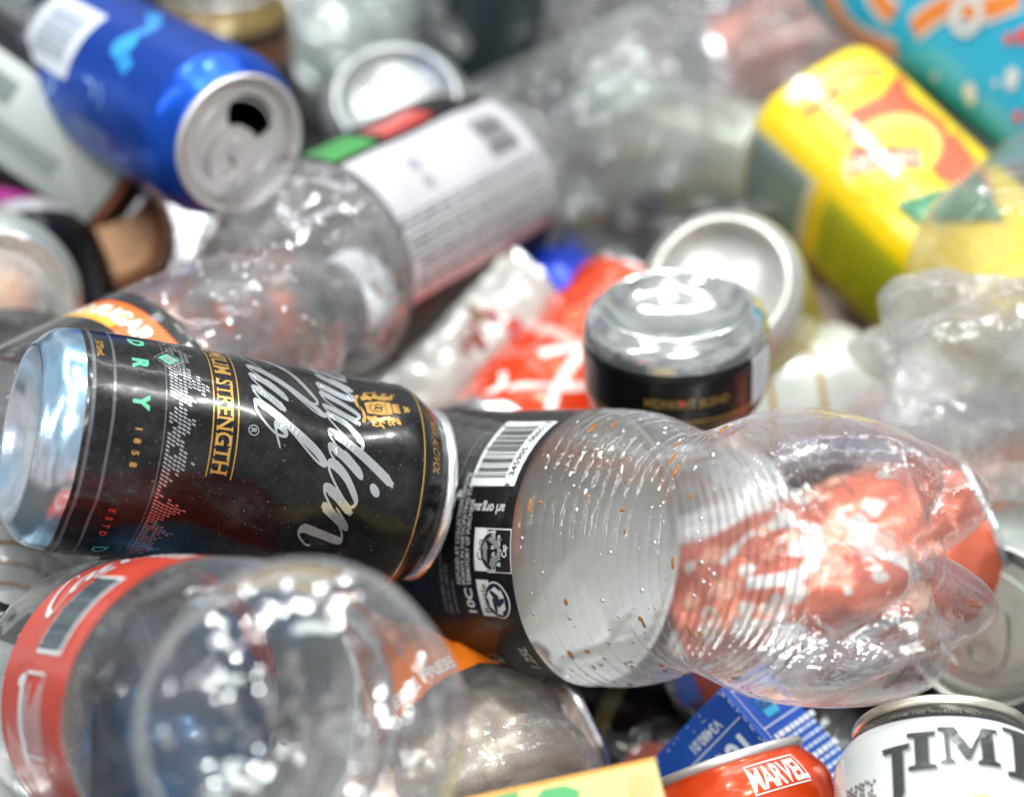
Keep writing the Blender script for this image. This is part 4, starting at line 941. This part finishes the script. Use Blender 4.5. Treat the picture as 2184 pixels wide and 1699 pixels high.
# ================================================================== LOWER MIDDLE
def deco_free(g, lr, t):
    wh = ink('efe6dc', .4); wrap(g, text('CAFFEINE FREE', .0072, bold=.05, squash=.85), wh, lr, -.35, .0500, R=.0315, off=.0003)
bottle('dusty grey clear bottle with orange label at bottom centre', (1118, 1750, .648), (950, 1490, .700), L=.22, R=.0300, mat=pet((.60, .64, .63), .26, .8, .55), petal=False, lab=(.047, .130, 'e0731a'), deco=deco_free, deform=crush(.0035, 22, 7, (.95, 1.0)), drops=0)
def deco_brown(g, rz, s):
    wrap(g, rect(-.11, .092, .11, .118), ink('b3531c', .35), rz, 0, 0, R=.033); wrap(g, disc(0, 0, .010), ink('9a3412', .35), rz, 0, .075, R=.033); wrap(g, rect(-.11, .050, .11, .056), ink('6f5a30', .35), rz, 0, 0, R=.033)
can('brown and orange can in the shadow behind the dusty grey bottle', (1020, 1520, .775), (1290, 1610, .760), col='1d130d', deco=deco_brown, opened=False, tab=False)
bottle('pinkish clear bottle squashed flat beneath the black label of the ribbed bottle', (1560, 1500, .775), (1100, 1440, .775), L=.26, R=.032, mat=pet((.78, .74, .70), .20, .8, .2), petal=False, deform=crush(.005, 26, 14, (.8, 1)))
def deco_zig(g, rz, s):
    pk = ink('b52f4c', .4)
    for i in range(16): wrap(g, stroke([(-.030 + i * .004, .078), (-.026 + i * .004, .092 - (i % 3) * .004)], .0012, False), pk, rz, 0, 0, R=.033, off=.0003)
can('black can with pink zigzags between the blue carton and lettered white can', (1960, 1640, .760), (1640, 1575, .765), anchor='b', col='0f0b0d', deco=deco_zig)
can('red can showing as a small red corner under the right end of the front can', (660, 1290, .760), (860, 1235, .772), col='c4120e', anchor='b', opened=False, tab=False, s=.9)

# ================================================================== DEEPER LAYER, glimpsed in the gaps and through the clear plastic
deep = [
 ('c', 'medium blue can seen through the red label bottle', (330, 1290, .800), (560, 1420, .790), '1f5fae'),
 ('c', 'dull silver can deep behind the rounded bottle base at lower left', (520, 1650, .740), (800, 1560, .735), 'dedadb'),
 ('c', 'sky blue can at the bottom edge behind the rounded bottle base', (380, 1560, .720), (420, 1800, .700), '2a7ec0'),
 ('c', 'mauve grey can in the depth below the front can, right of the rounded base', (760, 1420, .760), (960, 1520, .755), 'cfc8cc'),
 ('c', 'peach coloured can low behind the rounded base near the bottom edge', (760, 1760, .690), (980, 1640, .700), 'd9bfae'),
 ('b', 'clear bottle deep under the lettered white can', (2300, 1700, .740), (1900, 1700, .745), None),
 ('c', 'dark can at the right edge below the silver ring-pull lid', (2160, 1640, .770), (2240, 1450, .790), '1c1618'),
 ('c', 'orange can seen through the shoulder of the orange label bottle', (280, 800, .835), (480, 735, .835), 'd06a44'),
 ('c', 'grey can under the shoulder of the white label bottle', (520, 640, .930), (740, 560, .930), 'a8a5a6'),
 ('c', 'brown can in the dark gap under the yellow carton', (1700, 640, .920), (1850, 760, .910), '4a3626'),
 ('c', 'light beige can in the gap left of the crushed clear bottle', (1690, 800, .930), (1900, 700, .930), 'b5aca0'),
 ('b', 'clear bottle deep behind the standing black can', (1200, 560, .960), (1500, 700, .950), None),
 ('c', 'dusty white can beneath the crushed clear bottle at the right', (1930, 900, .850), (2200, 760, .850), 'c3c7c6'),
 ('c', 'rust orange can at the right edge between crushed bottle and ring-pull lid', (2070, 1120, .840), (2300, 1060, .840), 'b06a48'),
 ('c', 'dark teal can in the top left corner behind the blue can', (-40, 60, 1.06), (200, -60, 1.08), '0b2a33'),
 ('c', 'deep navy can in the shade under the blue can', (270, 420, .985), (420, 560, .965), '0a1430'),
 ('c', 'grey-green can at the top edge behind the pale green bottle', (700, 130, 1.12), (900, -40, 1.13), '7d8c86'),
 ('b', 'smoky clear bottle at the top edge behind the dark slate can', (1100, 60, 1.10), (1350, -20, 1.12), None),
 ('c', 'pale can at the top edge behind the turquoise carton', (1650, -20, 1.16), (1950, 40, 1.14), 'aeb4b4'),
 ('c', 'charcoal can between the magenta banded and pale lidded cans', (60, 640, .930), (230, 560, .930), '222422'),
 ('c', 'pale grey can beneath the milky bottle at the left edge', (-60, 1250, .800), (160, 1160, .800), 'b4b8ba'),
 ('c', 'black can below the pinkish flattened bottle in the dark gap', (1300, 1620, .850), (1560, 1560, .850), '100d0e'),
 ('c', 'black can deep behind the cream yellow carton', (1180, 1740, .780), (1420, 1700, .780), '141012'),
]
for i, (k, lab_, a, b, c) in enumerate(deep):
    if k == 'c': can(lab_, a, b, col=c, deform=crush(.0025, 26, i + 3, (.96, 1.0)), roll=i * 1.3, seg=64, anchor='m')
    else: bottle(lab_, a, b, za=(at(*a) - at(*b)).length / 2 - .11, L=.25, R=.038, mat=pet((.9, .92, .92), .25, .8), deform=crush(.006, 24, i, (.85, 1)), seg=96, petal=False)
